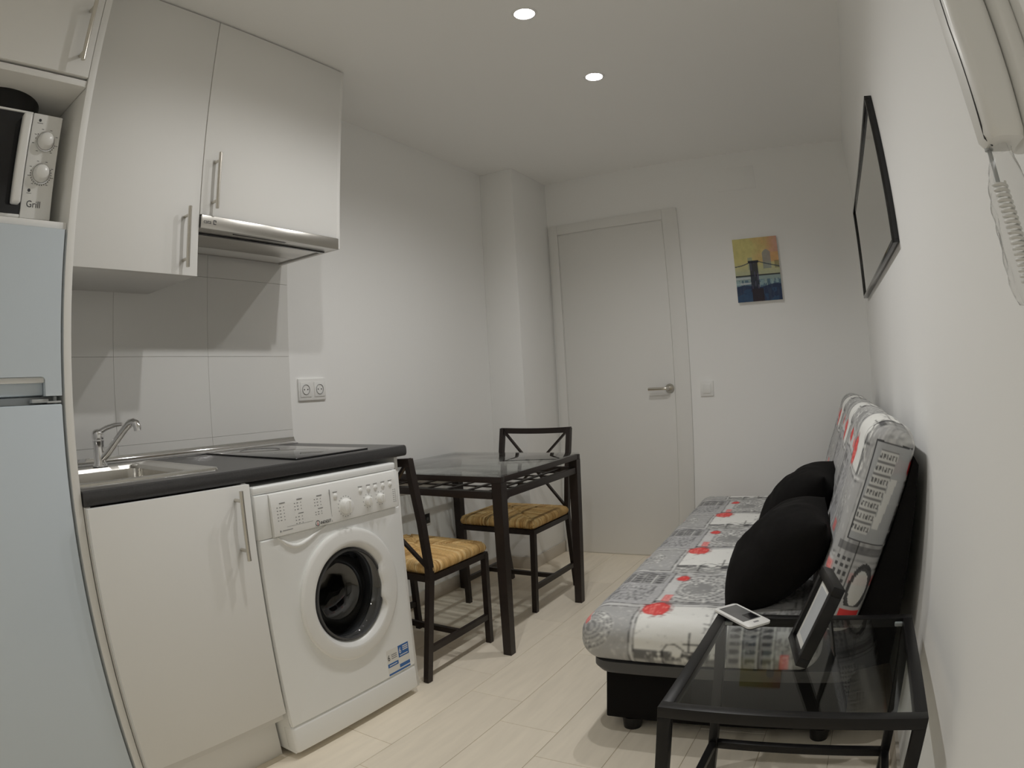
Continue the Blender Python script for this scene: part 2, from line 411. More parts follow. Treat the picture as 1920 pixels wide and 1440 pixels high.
t = thing('microwave_oven', 'white microwave oven with black glass door and two round dials', 'microwave', (0.33, 0.62, 1.505))
bx('body', 0.15, 0.500, 0.40, 0.853, 1.522, 1.788, 'plastic_white', t, bev=0.004)
d = bx('door', 0.500, 0.519, 0.402, 0.768, 1.530, 1.782, 'black_glossy', t, bev=0.002)
bx('door_rim', 0.500, 0.521, 0.402, 0.768, 1.7825, 1.788, 'plastic_white', d, bev=0.0015)
bx('door_rim', 0.500, 0.521, 0.402, 0.768, 1.5225, 1.5295, 'plastic_white', d, bev=0.0015)
b = B(); b.box(0.519, 0.545, 0.738, 0.763, 1.55, 1.775, 0.006, 3)
part('door_handle', b, 'plastic_white', d, label='thick white vertical door handle')
p = bx('control_panel', 0.500, 0.5205, 0.7695, 0.853, 1.522, 1.788, 'plastic_white', t, bev=0.003)
for zc, nm in ((1.717, 'power'), (1.634, 'timer')):
    yk = 0.8135
    b = B(); b.lathe([(0.0262, 0), (0.0262, 0.003), (0.0245, 0.0035), (0.0245, 0)], (0.5205, yk, zc), 'X', 40)
    part('dial_ring', b, 'chrome', p)
    b = B(); b.lathe([(0.0235, 0), (0.0225, 0.006), (0.019, 0.010), (0.018, 0.018), (0.0155, 0.021), (0.0, 0.0215)], (0.5205, yk, zc), 'X', 36)
    part('dial', b, 'plastic_white', p, smooth=50)
    b = B()
    rg = range(-5, 13) if nm == 'timer' else (-7, -5, 6, 7, 8, 9)
    for k in rg:
        a = -math.pi / 2 + (k - 3) * 0.22 + 0.0
        b.cyl((0.5205, yk + 0.0288 * math.cos(a), zc + 0.0288 * math.sin(a)), (0.5209, yk + 0.0288 * math.cos(a), zc + 0.0288 * math.sin(a)), 0.0014, n=6)
    for k in range(8):
        a = math.pi / 2 + (k - 3.5) * 0.72
        y_, z_ = yk + 0.034 * math.cos(a), zc + 0.033 * math.sin(a)
        b.box(0.5204, 0.5208, y_ - .003, y_ + .003, z_ - .0006, z_ + .0006)
    part('dial_scale', b, 'ink', p, smooth=None, kind='stuff')
b = B()
b.cyl((0.5204, 0.790, 1.770), (0.5209, 0.790, 1.770), 0.004, n=14); b.box(0.5204, 0.5208, 0.783, 0.799, 1.762, 1.7632)
b.cyl((0.5204, 0.787, 1.590), (0.5209, 0.787, 1.590), 0.0042, n=14); b.box(0.5204, 0.5208, 0.781, 0.794, 1.5825, 1.5835)
part('printed_symbols', b, 'ink', p, smooth=None, kind='stuff')
textx('lettering', 'Grill', 0.0235, 0.5206, 0.783, 1.549, 'ink', p, 0.95)
for xx in (0.19, 0.47):
    for yy in (0.43, 0.825): part('foot', B().cyl((xx, yy, 1.505), (xx, yy, 1.523), 0.013, 0.015, n=16), 'plastic_grey', t)

t = thing('cooking_pot', 'black cooking pot with a flared rim standing on the microwave', 'pot', (0.375, 0.695, 1.788))
b = B(); b.lathe([(0.0, 0.0), (0.105, 0.0), (0.112, 0.004), (0.118, 0.06), (0.121, 0.094), (0.131, 0.104), (0.133, 0.107), (0.130, 0.108), (0.119, 0.097), (0.115, 0.06), (0.108, 0.008), (0.0, 0.006)], (0.375, 0.695, 1.788), n=56)
pb = part('pot_body', b, 'black_plastic', t, smooth=50)
b = B(); b.tube([(0.375, 0.572, 1.872), (0.372, 0.55, 1.874), (0.36, 0.53, 1.874), (0.33, 0.53, 1.874), (0.318, 0.552, 1.874), (0.315, 0.59, 1.872)], 0.005, 10)
part('handle', b, 'black_plastic', t)

# ------------------------------------------------------------------ worktop, sink, tap, hob, upstand
SX0, SX1, SY0, SY1 = 0.120, 0.475, 0.935, 1.285      # cut-out
b = B(); Z0, Z1 = 0.864, 0.90
b.box(0.0065, SX0, 0.906, 2.072, Z0, Z1); b.box(SX0, SX1, 0.906, SY0, Z0, Z1); b.box(SX0, SX1, SY1, 2.072, Z0, Z1)
pts = [(SX1, Z0), (0.589, Z0), (0.594, Z0 + .003), (0.5965, Z0 + .009), (0.597, Z0 + .018), (0.5965, Z1 - .009), (0.594, Z1 - .003), (0.589, Z1), (SX1, Z1)]
b.poly([(x, 0.906, z) for x, z in pts], (0, 2.072 - 0.906, 0))
tag(part('worktop', b, 'worktop', smooth=30), 'black speckled laminate worktop over the sink cabinet and washing machine', 'worktop')
def rr(x0, x1, y0, y1, r, z, n=6):
    out = []
    for cx, cy, a0 in ((x1 - r, y1 - r, 0), (x0 + r, y1 - r, 90), (x0 + r, y0 + r, 180), (x1 - r, y0 + r, 270)):
        for k in range(n + 1):
            a = math.radians(a0 + 90 * k / n); out.append(Vector((cx + r * math.cos(a), cy + r * math.sin(a), z)))
    return out
def loft(rings, cap0=False, cap1=False, bm=None):
    b = bm or B(); R = [[b.bm.verts.new(p) for p in r] for r in rings]; n = len(R[0])
    for i in range(len(R) - 1):
        for k in range(n): b.bm.faces.new((R[i][k], R[i][(k + 1) % n], R[i + 1][(k + 1) % n], R[i + 1][k]))
    if cap0: b.bm.faces.new(R[0][::-1])
    if cap1: b.bm.faces.new(R[-1])
    return b
t = thing('kitchen_sink', 'square stainless steel inset sink bowl in the black worktop', 'sink', (0.29, 1.13, 0.9))
b = loft([rr(0.072, 0.520, 0.908, 1.362, .022, 0.9002), rr(0.074, 0.518, 0.910, 1.360, .022, 0.906), rr(0.082, 0.510, 0.914, 1.352, .02, 0.9075), rr(0.094, 0.498, 0.918, 1.300, .02, 0.9045), rr(0.128, 0.470, 0.940, 1.280, .03, 0.9035), rr(0.134, 0.464, 0.946, 1.274, .035, 0.893)])
rim = part('rim', b, 'sink_steel', t, smooth=45)
b = loft([rr(0.134, 0.464, 0.946, 1.274, .035, 0.893), rr(0.142, 0.456, 0.954, 1.266, .04, 0.77), rr(0.165, 0.433, 0.977, 1.243, .04, 0.752), rr(0.28, 0.32, 1.09, 1.13, .015, 0.748)], cap1=True)
bowl = part('bowl', b, 'sink_steel', t, smooth=45)
b = B(); b.lathe([(0.028, 0.0), (0.028, 0.003), (0.02, 0.004), (0.0, 0.001)], (0.30, 1.11, 0.749), n=24)
part('drain', b, 'chrome', t)
t = thing('tap', 'chrome single-lever mixer tap behind the sink bowl', 'tap', (0.098, 1.158, 0.906))
fx, fy = 0.098, 1.158
b = B(); b.lathe([(0.026, 0.0), (0.026, 0.005), (0.0205, 0.010), (0.0195, 0.07), (0.021, 0.075), (0.021, 0.08), (0.0, 0.08)], (fx, fy, 0.906), n=28)
part('tap_body', b, 'chrome', t, smooth=50)
b = B(); b.lathe([(0.0205, 0.082), (0.022, 0.092), (0.020, 0.104), (0.012, 0.112), (0.0, 0.114)], (fx, fy, 0.906), n=28)
cap = part('lever_cap', b, 'chrome', t, smooth=50)
b = B(); b.tube([(fx + 0.006, fy + 0.006, 1.010), (fx + 0.03, fy + 0.022, 1.022), (fx + 0.062, fy + 0.042, 1.030), (fx + 0.085, fy + 0.056, 1.031)], [0.009, 0.008, 0.007, 0.005], 10)
part('lever', b, 'chrome', cap, smooth=50)
b = B(); b.tube([(fx + 0.008, fy + 0.004, 0.926), (fx + 0.03, fy + 0.018, 0.945), (fx + 0.075, fy + 0.042, 0.990), (fx + 0.108, fy + 0.060, 1.022), (fx + 0.122, fy + 0.067, 1.033), (fx + 0.135, fy + 0.073, 1.035), (fx + 0.146, fy + 0.078, 1.030), (fx + 0.150, fy + 0.080, 1.018), (fx + 0.151, fy + 0.080, 1.010)], [0.0125, 0.0125, 0.012, 0.012, 0.0125, 0.013, 0.0135, 0.0135, 0.013], 16)
part('spout', b, 'chrome', t, smooth=50)
t = thing('hob', 'narrow black glass ceramic hob set in the worktop', 'hob', (0.30, 1.767, 0.9))
g = bx('glass_plate', 0.045, 0.556, 1.611, 1.925, 0.9, 0.9055, 'hob_glass', t, bev=0.0015)
for (xx, r_) in ((0.17, 0.075), (0.40, 0.095)):
    b = B(); b.lathe([(r_, 0.0054), (r_, 0.0057), (r_ - .002, 0.0057), (r_ - .002, 0.0054)], (xx, 1.768, 0.9), n=48)
    part('zone_ring', b, 'hob_glass', t)
b = B()
pts = [(0.0065, 0.9005), (0.034, 0.9005), (0.034, 0.9030), (0.026, 0.9045), (0.018, 0.9095), (0.0125, 0.917), (0.0105, 0.926), (0.0065, 0.926)]
b.poly([(x, 0.906, z) for x, z in pts], (0, 2.068 - 0.906, 0))
tag(part('worktop_upstand', b, 'chrome', smooth=40), 'long shiny metal sealing strip between worktop and tiled wall', 'strip')

# ------------------------------------------------------------------ base cabinet under the sink
t = thing('base_cabinet', 'white sink base cabinet beside the washing machine', 'cabinet', (0.3, 1.15, 0))
bx('side_panel', 0.012, 0.589, 0.907, 0.923, 0.15, 0.863, 'carcass', t)
bx('side_panel', 0.012, 0.589, 1.377, 1.393, 0.15, 0.863, 'carcass', t)
bx('bottom_panel', 0.012, 0.589, 0.923, 1.377, 0.15, 0.166, 'carcass', t)
d = bx('cabinet_door', 0.5905, 0.608, 0.908, 1.393, 0.177, 0.861, 'melamine', t, bev=0.0012)
bar_handle(d, 0.608, 1.341, 0.668, 0.852)
bx('plinth', 0.523, 0.539, 0.907, 1.393, 0.0, 0.15, 'melamine', t, bev=0.001)
tag(bx('worktop_end_panel', 0.012, 0.575, 2.030, 2.046, 0.0, 0.864, 'melamine', bev=0.001), 'thin white panel holding up the free end of the worktop', 'panel')

# ------------------------------------------------------------------ upper cabinets and hood
t = thing('wall_cabinet', 'tall white wall cabinet hanging above the sink', 'cabinet', (0.17, 1.16, 1.458))
bx('body', 0.0065, 0.332, 0.906, 1.412, 1.458, 2.36, 'melamine', t, bev=0.001)
d = bx('cabinet_door', 0.333, 0.351, 0.907, 1.4115, 1.456, 2.358, 'melamine', t, bev=0.0012)
bar_handle(d, 0.351, 1.357, 1.474, 1.66)
t = thing('wall_cabinet', 'shorter white wall cabinet above the extractor hood', 'cabinet', (0.17, 1.72, 1.65))
bx('body', 0.0065, 0.332, 1.4135, 2.022, 1.65, 2.36, 'melamine', t, bev=0.001)
d = bx('cabinet_door', 0.333, 0.351, 1.4145, 2.022, 1.651, 2.358, 'melamine', t, bev=0.0012)
bar_handle(d, 0.351, 1.459, 1.668, 1.855)
bx('end_panel', 0.0065, 0.350, 2.0225, 2.039, 1.612, 2.36, 'melamine', t, bev=0.001)
t = thing('extractor_hood', 'stainless steel slide-out extractor hood under the wall cabinet', 'hood', (0.17, 1.72, 1.606))
bx('body', 0.0065, 0.344, 1.416, 2.021, 1.618, 1.6495, 'steel', t, bev=0.001)
f = bx('front_strip', 0.3445, 0.362, 1.416, 2.021, 1.605, 1.648, 'steel', t, bev=0.0025)
textx('lettering', 'cata', 0.0185, 0.3622, 1.422, 1.621, 'ink', f, 1.0)
b = B()
for (y0, y1, z0, z1) in ((1.460, 1.4625, 1.621, 1.634), (1.460, 1.471, 1.632, 1.6345), (1.4685, 1.471, 1.627, 1.6345), (1.460, 1.471, 1.6205, 1.623)):
    b.box(0.3619, 0.3626, y0, y1, z0, z1)
part('emblem', b, 'ink', f, smooth=None)
bx('grip_slot', 0.330, 0.3443, 1.56, 1.785, 1.6065, 1.6175, 'black_plastic', t)
bx('bottom_rim', 0.290, 0.3443, 1.418, 2.019, 1.6105, 1.6178, 'steel', t, bev=0.001)
bx('glass_visor', 0.276, 0.2895, 1.42, 2.017, 1.607, 1.6175, 'black_glossy', t, bev=0.001)
bx('grease_filter', 0.128, 0.275, 1.435, 1.995, 1.6105, 1.6178, 'steel', t, bev=0.003, label='brushed metal grease filter plate')
bx('light_cover', 0.035, 0.118, 1.435, 1.995, 1.613, 1.6178, 'plastic_white', t, bev=0.002)

# ------------------------------------------------------------------ washing machine
t = thing('washing_machine', 'white front-loading washing machine under the worktop', 'washing machine', (0.32, 1.70, 0))
yc0, yc1, xf = 1.402, 1.998, 0.612
dy, dz, RH = 1.727, 0.467, 0.176
b = B(); b.box(0.04, 0.598, yc0 + .001, yc0 + .012, 0.02, 0.848); b.box(0.04, 0.598, yc1 - .012, yc1 - .001, 0.02, 0.848); b.box(0.04, 0.052, yc0 + .012, yc1 - .012, 0.02, 0.848); b.box(0.04, 0.598, yc0 + .012, yc1 - .012, 0.02, 0.032)
part('body', b, 'washer_white', t, smooth=None)
b = B(); b.box(0.04, 0.606, yc0, yc1, 0.828, 0.850, 0.006, 3)
part('top_plate', b, 'washer_white', t)
# front plate with round opening
b = B(); n = 96
def rect_pt(a, y0, y1, z0, z1, cy, cz):
    c, s_ = math.cos(a), math.sin(a)
    ty = (y1 - cy) / c if c > 1e-9 else ((y0 - cy) / c if c < -1e-9 else 1e9)
    tz = (z1 - cz) / s_ if s_ > 1e-9 else ((z0 - cz) / s_ if s_ < -1e-9 else 1e9)
    k = min(ty, tz); return cy + c * k, cz + s_ * k
rings = []
angs = sorted([2 * math.pi * k / n for k in range(n)] + [math.atan2(z_ - dz, y_ - dy) % (2 * math.pi) for y_ in (yc0 + .008, yc1 - .008) for z_ in (0.125, 0.70)])
for rad, x in ((RH, 0.57), (RH, 0.606), (RH + .010, 0.611), (RH + .03, xf)):
    rings.append([Vector((x, dy + rad * math.cos(a), dz + rad * math.sin(a))) for a in angs])
rings.append([Vector((xf, *rect_pt(a, yc0 + .008, yc1 - .008, 0.125, 0.70, dy, dz))) for a in angs])
rings.append([Vector((xf - .002, *rect_pt(a, yc0 + .003, yc1 - .003, 0.122, 0.703, dy, dz))) for a in angs])
rings.append([Vector((xf - .012, *rect_pt(a, yc0, yc1, 0.12, 0.705, dy, dz))) for a in angs])
part('front_plate', loft(rings), 'washer_white', t, smooth=30)
b = B(); b.box(0.56, xf, yc0, yc1, 0.022, 0.1195, 0.012, 4)
part('kick_plate', b, 'washer_white', t)
# control panel with bulging profile
b = B(); prof = [(0.56, 0.704), (0.611, 0.704), (0.620, 0.708), (0.6215, 0.72), (0.6195, 0.79), (0.6165, 0.812), (0.612, 0.8235), (0.600, 0.8275), (0.56, 0.8275)]
b.poly([(x, 1.452, z) for x, z in prof], (0, 1.978 - 1.452, 0))
cp = part('control_panel', b, 'plastic_white', t, smooth=30)
for (ya, yb) in ((yc0, 1.4515), (1.9785, yc1)): bx('panel_end', 0.56, 0.611, ya, yb, 0.7045, 0.827, 'washer_white', t, bev=0.004)
def fx_(z): return 0.6215 - (z - 0.72) / 0.07 * 0.002 + 0.0002
b = B()
b.box(0.6190, 0.6213, 1.6755, 1.6765, 0.712, 0.808); b.box(0.6195, 0.6216, 1.5, 1.6, 0.7285, 0.7292)
for (y0, rows) in ((1.470, [0.797, 0.786, 0.777, 0.768, 0.759, 0.750]), (1.535, [0.799, 0.789, 0.780, 0.771, 0.759, 0.750, 0.741, 0.732]), (1.612, [0.797, 0.788, 0.779, 0.770, 0.760, 0.751, 0.744])):
    for q, zz in enumerate(rows):
        x = fx_(zz)
        if q in (0, 4) and y0 > 1.5 or q == 0: b.box(x - .001, x + .0002, y0 + .012, y0 + .032, zz - .0012, zz + .0014)
        else:
            for (a, e) in ((0, .004), (.010, .0155), (.024, .027)): b.box(x - .001, x + .0002, y0 + a, y0 + e, zz - .0012, zz + .0012)
for k in range(7):
    zz = 0.765 - .0065 * k; x = fx_(zz); b.box(x - .001, x + .0002, 1.958, 1.963, zz - .001, zz + .001); b.box(x - .001, x + .0002, 1.967, 1.972, zz - .001, zz + .001)
b.box(0.6208, 0.6218, 1.482, 1.52, 0.7195, 0.7215); b.box(0.6208, 0.6218, 1.472, 1.477, 0.718, 0.723)
for (yk, r_, nn) in ((1.738, 0.031, 18), (1.838, 0.021, 10), (1.896, 0.021, 10)):
    for k in range(nn):
        a = 2 * math.pi * k / nn; zz = 0.7485 + r_ * math.sin(a); x = fx_(zz)
        b.box(x - .001, x + .0002, yk + r_ * math.cos(a) - .0014, yk + r_ * math.cos(a) + .0014, zz - .0012, zz + .0012)
for yk in (1.699, 1.809, 1.846, 1.878, 1.914, 1.949): b.box(0.6185, 0.6196, yk - .009, yk + .009, 0.7965, 0.7985)
part('printed_legend', b, 'ink_soft', cp, smooth=None, kind='stuff')
textx('lettering', 'INDESIT', 0.0125, 0.6216, 1.628, 0.7135, 'ink', cp, 0.98)
b = B(); b.lathe([(0.0088, 0), (0.0088, 0.0006), (0.0072, 0.0006), (0.0072, 0)], (0.6212, 1.617, 0.718), 'X', 28)
part('emblem_ring', b, 'ink', cp)
b = B(); b.box(0.6212, 0.6218, 1.6158, 1.6182, 0.7125, 0.7200); b.box(0.6212, 0.6218, 1.6158, 1.6182, 0.7215, 0.7235)
part('emblem', b, 'red_ink', cp, smooth=None)
b = B(); b.lathe([(0.0235, 0), (0.0235, 0.006), (0.021, 0.016), (0.0195, 0.020), (0.012, 0.0225), (0, 0.023)], (0.619, 1.738, 0.749), 'X', 40)
k = part('dial', b, 'plastic_white', cp, smooth=45)
bx('dial_grip', 0.638, 0.647, 1.735, 1.741, 0.731, 0.767, 'plastic_white', cp, bev=0.002)
for yk in (1.838, 1.896):
    b = B(); b.lathe([(0.0145, 0), (0.0145, 0.004), (0.013, 0.012), (0.012, 0.016), (0, 0.017)], (0.619, yk, 0.749), 'X', 32)
    k = part('dial', b, 'plastic_white', cp, smooth=45)
    bx('dial_grip', 0.633, 0.641, yk - .003, yk + .003, 0.737, 0.761, 'plastic_white', cp, bev=0.002)
for yk in (1.699, 1.809, 1.846, 1.878, 1.914, 1.949):
    b = B(); b.lathe([(0.0085, 0), (0.008, 0.0035), (0.006, 0.0055), (0, 0.006)], (0.6175, yk, 0.785), 'X', 22)
    part('button', b, 'plastic_white', cp, smooth=50)
# drawer grip: scooped lip under the panel
pts = [(1.466, 0.7035), (1.478, 0.695), (1.495, 0.682), (1.515, 0.671), (1.535, 0.667), (1.555, 0.669), (1.58, 0.676), (1.61, 0.688), (1.64, 0.6975), (1.66, 0.7035)]
b = B()
b.tube([(0.6125, y_, z_) for y_, z_ in pts], [0.0015, 0.004, 0.006, 0.0065, 0.0065, 0.0065, 0.006, 0.005, 0.003, 0.0015], 10)
part('drawer_grip', b, 'plastic_white', t, smooth=50, label='curved white lip of the detergent drawer grip')
# porthole door: broad ring with a scooped grip on one side
def scoop(r, a, h):
    a = (a + math.pi) % (2 * math.pi) - math.pi
    k = math.exp(-((a - 0.02) / 0.42) ** 6) * (0.78 + 0.22 * abs(math.sin((a - 0.02) * 2.2)))
    if r < 0.170: return r - 0.034 * k * max(0.0, min(1.0, (h + 0.010) / 0.02))
    return r
ring = [(0.212, -0.001), (0.2135, 0.003), (0.2130, 0.0085), (0.2095, 0.0120), (0.203, 0.0135), (0.190, 0.0152), (0.178, 0.0165), (0.1685, 0.0170), (0.1660, 0.0155), (0.160, 0.008), (0.153, 0.000), (0.149, -0.010)]
b = B(); b.lathe(ring, (xf, dy, dz), 'X', 120, mod=scoop)
dd = part('porthole_ring', b, 'plastic_white', t, smooth=38, label='broad white porthole door ring with scooped grip')
b = B(); b.lathe([(0.1485, -0.009), (0.1475, 0.004), (0.142, 0.006), (0.140, 0.001), (0.140, -0.012)], (xf, dy, dz), 'X', 96)
part('glass_bezel', b, 'dark_grey', dd, smooth=50)
b = B(); b.lathe([(0.141, 0.0), (0.128, -0.012), (0.120, -0.05), (0.112, -0.078), (0.09, -0.095), (0.05, -0.104), (0.0, -0.106)], (xf, dy, dz), 'X', 72)
part('porthole_glass', b, 'porthole_glass', dd, smooth=60, label='clear bowl-shaped porthole glass')
b = B(); b.lathe([(RH, -0.042), (0.166, -0.05), (0.155, -0.07), (0.158, -0.09), (0.165, -0.10)], (xf, dy, dz), 'X', 72)
part('door_gasket', b, 'rubber', t, smooth=60)
b = B(); b.lathe([(0.165, -0.095), (0.205, -0.10), (0.215, -0.12), (0.215, -0.36), (0.20, -0.375), (0.06, -0.385), (0.0, -0.38)], (xf, dy, dz), 'X', 64)
dm = part('drum', b, 'drum_metal', t, smooth=50)
for k in range(3):
    a = 0.5 + k * 2.094
    b = B(); b.cyl((xf - .13, dy + .19 * math.cos(a), dz + .19 * math.sin(a)), (xf - .36, dy + .19 * math.cos(a), dz + .19 * math.sin(a)), 0.028, 0.022, n=14)
    part('drum_paddle', b, 'rubber', dm)
# sticker
s0 = bx('energy_sticker', xf - .0005, xf + .0004, 1.852, 1.968, 0.126, 0.224, 'paper', t)
b = B(); b.box(xf + .0003, xf + .0008, 1.912, 1.967, 0.178, 0.223); b.box(xf + .0003, xf + .0008, 1.912, 1.967, 0.139, 0.152); b.box(xf + .0003, xf + .0008, 1.853, 1.907, 0.158, 0.172); b.box(xf + .0003, xf + .0008, 1.853, 1.967, 0.127, 0.134)
part('blue_print', b, 'blue_ink', s0, smooth=None, kind='stuff')
textx('lettering', '6', 0.031, xf + .0006, 1.855, 0.184, 'ink', s0, 0.8)
textx('lettering', '6', 0.031, xf + .0010, 1.915, 0.193, 'paper', s0, 0.8)
b = B()
for k in range(3): b.box(xf + .0003, xf + .0007, 1.875, 1.903, 0.186 + .007 * k, 0.189 + .007 * k)
part('grey_print', b, 'ink_soft', s0, smooth=None, kind='stuff')
b = B()
for k in range(3): b.box(xf + .0007, xf + .0011, 1.935, 1.962, 0.199 + .007 * k, 0.2025 + .007 * k)
b.box(xf + .0007, xf + .0011, 1.918, 1.96, 0.183, 0.186); b.box(xf + .0007, xf + .0011, 1.86, 1.90, 0.163, 0.166)
part('white_print', b, 'paper', s0, smooth=None, kind='stuff')
for xx in (0.09, 0.55):
    for yy in (1.44, 1.96): part('foot', B().cyl((xx, yy, 0.0), (xx, yy, 0.024), 0.02, n=16), 'black_plastic', t)

# ------------------------------------------------------------------ wall fittings
t = thing('double_socket', 'white double wall socket above the worktop end', 'socket', (0.0, 2.189, 1.066))
p = bx('cover_plate', 0.0, 0.009, 2.112, 2.266, 1.066, 1.155, 'plastic_white', t, bev=0.002)
for yk in (2.150, 2.228):
    f = bx('socket_insert', 0.009, 0.0115, yk - .030, yk + .030, 1.080, 1.141, 'plastic_white', t, bev=0.001)
    b = B(); b.lathe([(0.0205, 0.0), (0.0205, 0.002), (0.0195, 0.002), (0.0185, -0.002), (0.0, -0.002)], (0.0120, yk, 1.1105), 'X', 32)
    part('socket_ring', b, 'ink_soft', f)
    b = B(); b.lathe([(0.0182, 0.0003), (0.0, 0.0003)], (0.0115, yk, 1.1105), 'X', 32)
    part('socket_well', b, 'plastic_white', f)
    b = B()
    for s_ in (-1, 1): b.cyl((0.0115, yk + s_ * .0095, 1.1105), (0.0124, yk + s_ * .0095, 1.1105), 0.0028, n=12)
    part('pin_hole', b, 'ink', f)
t = thing('wall_socket', 'small black socket box low on the wall behind the dining table', 'socket', (0.0, 2.9, 0.402))
bx('socket_frame', 0.0, 0.004, 2.868, 2.932, 0.402, 0.468, 'plastic_white', t, bev=0.001)
bx('socket_insert', 0.003, 0.006, 2.876, 2.924, 0.410, 0.460, 'black_plastic', t, bev=0.001)
bx('socket_port', 0.005, 0.008, 2.892, 2.91, 0.428, 0.442, 'dark_grey', t, bev=0.001)
t = thing('light_switch', 'square white light switch beside the door', 'light switch', (1.178, L, 0.956))
bx('switch_frame', 1.139, 1.217, L - .009, L, 0.956, 1.042, 'plastic_white', t, bev=0.002)
bx('rocker', 1.155, 1.201, L - .013, L - .008, 0.972, 1.026, 'plastic_white', t, bev=0.0015)
t = thing('wall_cover_plate', 'flat white rectangular cover plate high on the back wall', 'cover plate', (1.47, L, 2.132))
bx('plate', 1.354, 1.585, L - .004, L, 2.132, 2.272, 'wall', t, bev=0.0015)
for xx in (1.368, 1.571): part('screw', B().cyl((xx, L - .004, 2.202), (xx, L - .0048, 2.202), 0.003, n=12), 'wall', t)

# ------------------------------------------------------------------ canvas picture on the back wall
def vnoise(X, Y, sc, seed=0, oct_=3):
    out = np.zeros_like(X); amp = 1.0; tot = 0
    for o in range(oct_):
        r2 = np.random.default_rng(seed * 17 + o); n = 64; G = r2.random((n, n))
        x = X * sc * 2 ** o; y = Y * sc * 2 ** o
        i = np.floor(x).astype(int); j = np.floor(y).astype(int); fx = x - i; fy = y - j
        fx = fx * fx * (3 - 2 * fx); fy = fy * fy * (3 - 2 * fy)
        g = lambda a, c: G[a % n, c % n]
        out += amp * ((g(i, j) * (1 - fx) + g(i + 1, j) * fx) * (1 - fy) + (g(i, j + 1) * (1 - fx) + g(i + 1, j + 1) * fx) * fy)
        tot += amp; amp *= 0.5
    return out / tot
def s2l(c): c = np.asarray(c, float) / 255.0; return np.where(c <= 0.04045, c / 12.92, ((c + 0.055) / 1.055) ** 2.4)
t = thing('canvas_picture', 'small canvas painting of a dark bridge tower under a yellow sky', 'picture', (1.534, L, 1.469))
cx0, cx1, cz0, cz1 = 1.402, 1.666, 1.469, 1.832
bx('canvas_edge', cx0, cx1, L - .022, L, cz0, cz1, 'paper', t, bev=0.001)
nu, nv = 132, 180
U, V_ = np.meshgrid(np.linspace(0, 1, nu), np.linspace(0, 1, nv), indexing='ij')
n1 = vnoise(U, V_, 6, 3); n2 = vnoise(U, V_, 14, 5); n3 = vnoise(U * 3, V_, 9, 8)
def lerp(a, c, k): return a + (c - a) * np.clip(k, 0, 1)[..., None]
C = np.zeros((nu, nv, 3)) + s2l((236, 226, 150))
C = lerp(C, s2l((240, 190, 130)), (U - .35) * 1.6 * (V_ > .6) + (n1 - .5))
C = lerp(C, s2l((232, 176, 160)), (U - .72) * 3 * (V_ > .75) + (n2 - .5) * .6)
C = lerp(C, s2l((196, 205, 175)), np.clip((.62 - V_) * 6, 0, 1) * .8)
def blend(C, mask, col, k=1.0): return lerp(C, s2l(col), mask.astype(float) * k)
sk = ((U > .64) & (U < .82) & (V_ > .5) & (V_ < .80 - 6 * (U - .73) ** 2)); C = blend(C, sk, (150, 160, 165), .75)
C = blend(C, (U > .30) & (U < .40) & (V_ > .5) & (V_ < .69), (150, 170, 160), .6)
C = blend(C, (U > .90) & (V_ > .5) & (V_ < .62), (120, 110, 80), .6)
C = blend(C, V_ < .40, (150, 180, 190), .75); C = blend(C, (V_ < .34) & (n3 > .45), (70, 110, 140), .8)
C = blend(C, (V_ < .40) & (V_ > .22) & (np.abs(((V_ * 60 + 8 * U * 0) % 5) - 2) < .8) & (U < .35), (225, 232, 235), .8)
C = blend(C, (V_ < .33) & (V_ > .25) & (n2 > .6), (170, 200, 205), .7)
C = blend(C, V_ < .24 + .02 * np.sin(U * 9), (28, 48, 90), .93); C = blend(C, (V_ < .2) & (n1 > .55), (50, 90, 130), .7)
cable = np.where(U < .40, .56 + (U / .40) * .075 * (U / .40), .635 - .115 * ((U - .5) / .5) ** .8 * (U > .5))
C = blend(C, np.abs(V_ - cable) < .008, (50, 70, 90), .9)
C = blend(C, np.abs(V_ - .405) < .009, (30, 35, 45), .95)
tw = (U > .33 + .0 * V_) & (U < .515) & (V_ < .635) & (V_ > .2); C = blend(C, tw, (30, 32, 58), .93)
C = blend(C, tw & (np.abs(((U - .33) * 60) % 4 - 2) < .5) & (n2 > .45), (105, 100, 130), .8)
C = blend(C, (U > .30) & (U < .54) & (V_ > .60) & (V_ < .638), (25, 28, 48), .95)
C = blend(C, (U > .34) & (U < .60) & (V_ < .2), (44, 26, 34), .92)
C = C * (0.66 + 0.2 * n2[..., None])
X = cx0 + U * (cx1 - cx0); Zc = cz0 + V_ * (cz1 - cz0)
P = np.stack([X.ravel(), np.full(X.size, L - .0225), Zc.ravel()], 1)
i, j = np.meshgrid(np.arange(nu - 1), np.arange(nv - 1), indexing='ij'); i = i.ravel(); j = j.ravel()
Q = np.stack([i * nv + j, (i + 1) * nv + j, (i + 1) * nv + j + 1, i * nv + j + 1], 1)
me = np_mesh(P, Q); set_col(me, 'print', C.reshape(-1, 3))
meshobj('painted_face', me, 'canvas_paint', t)

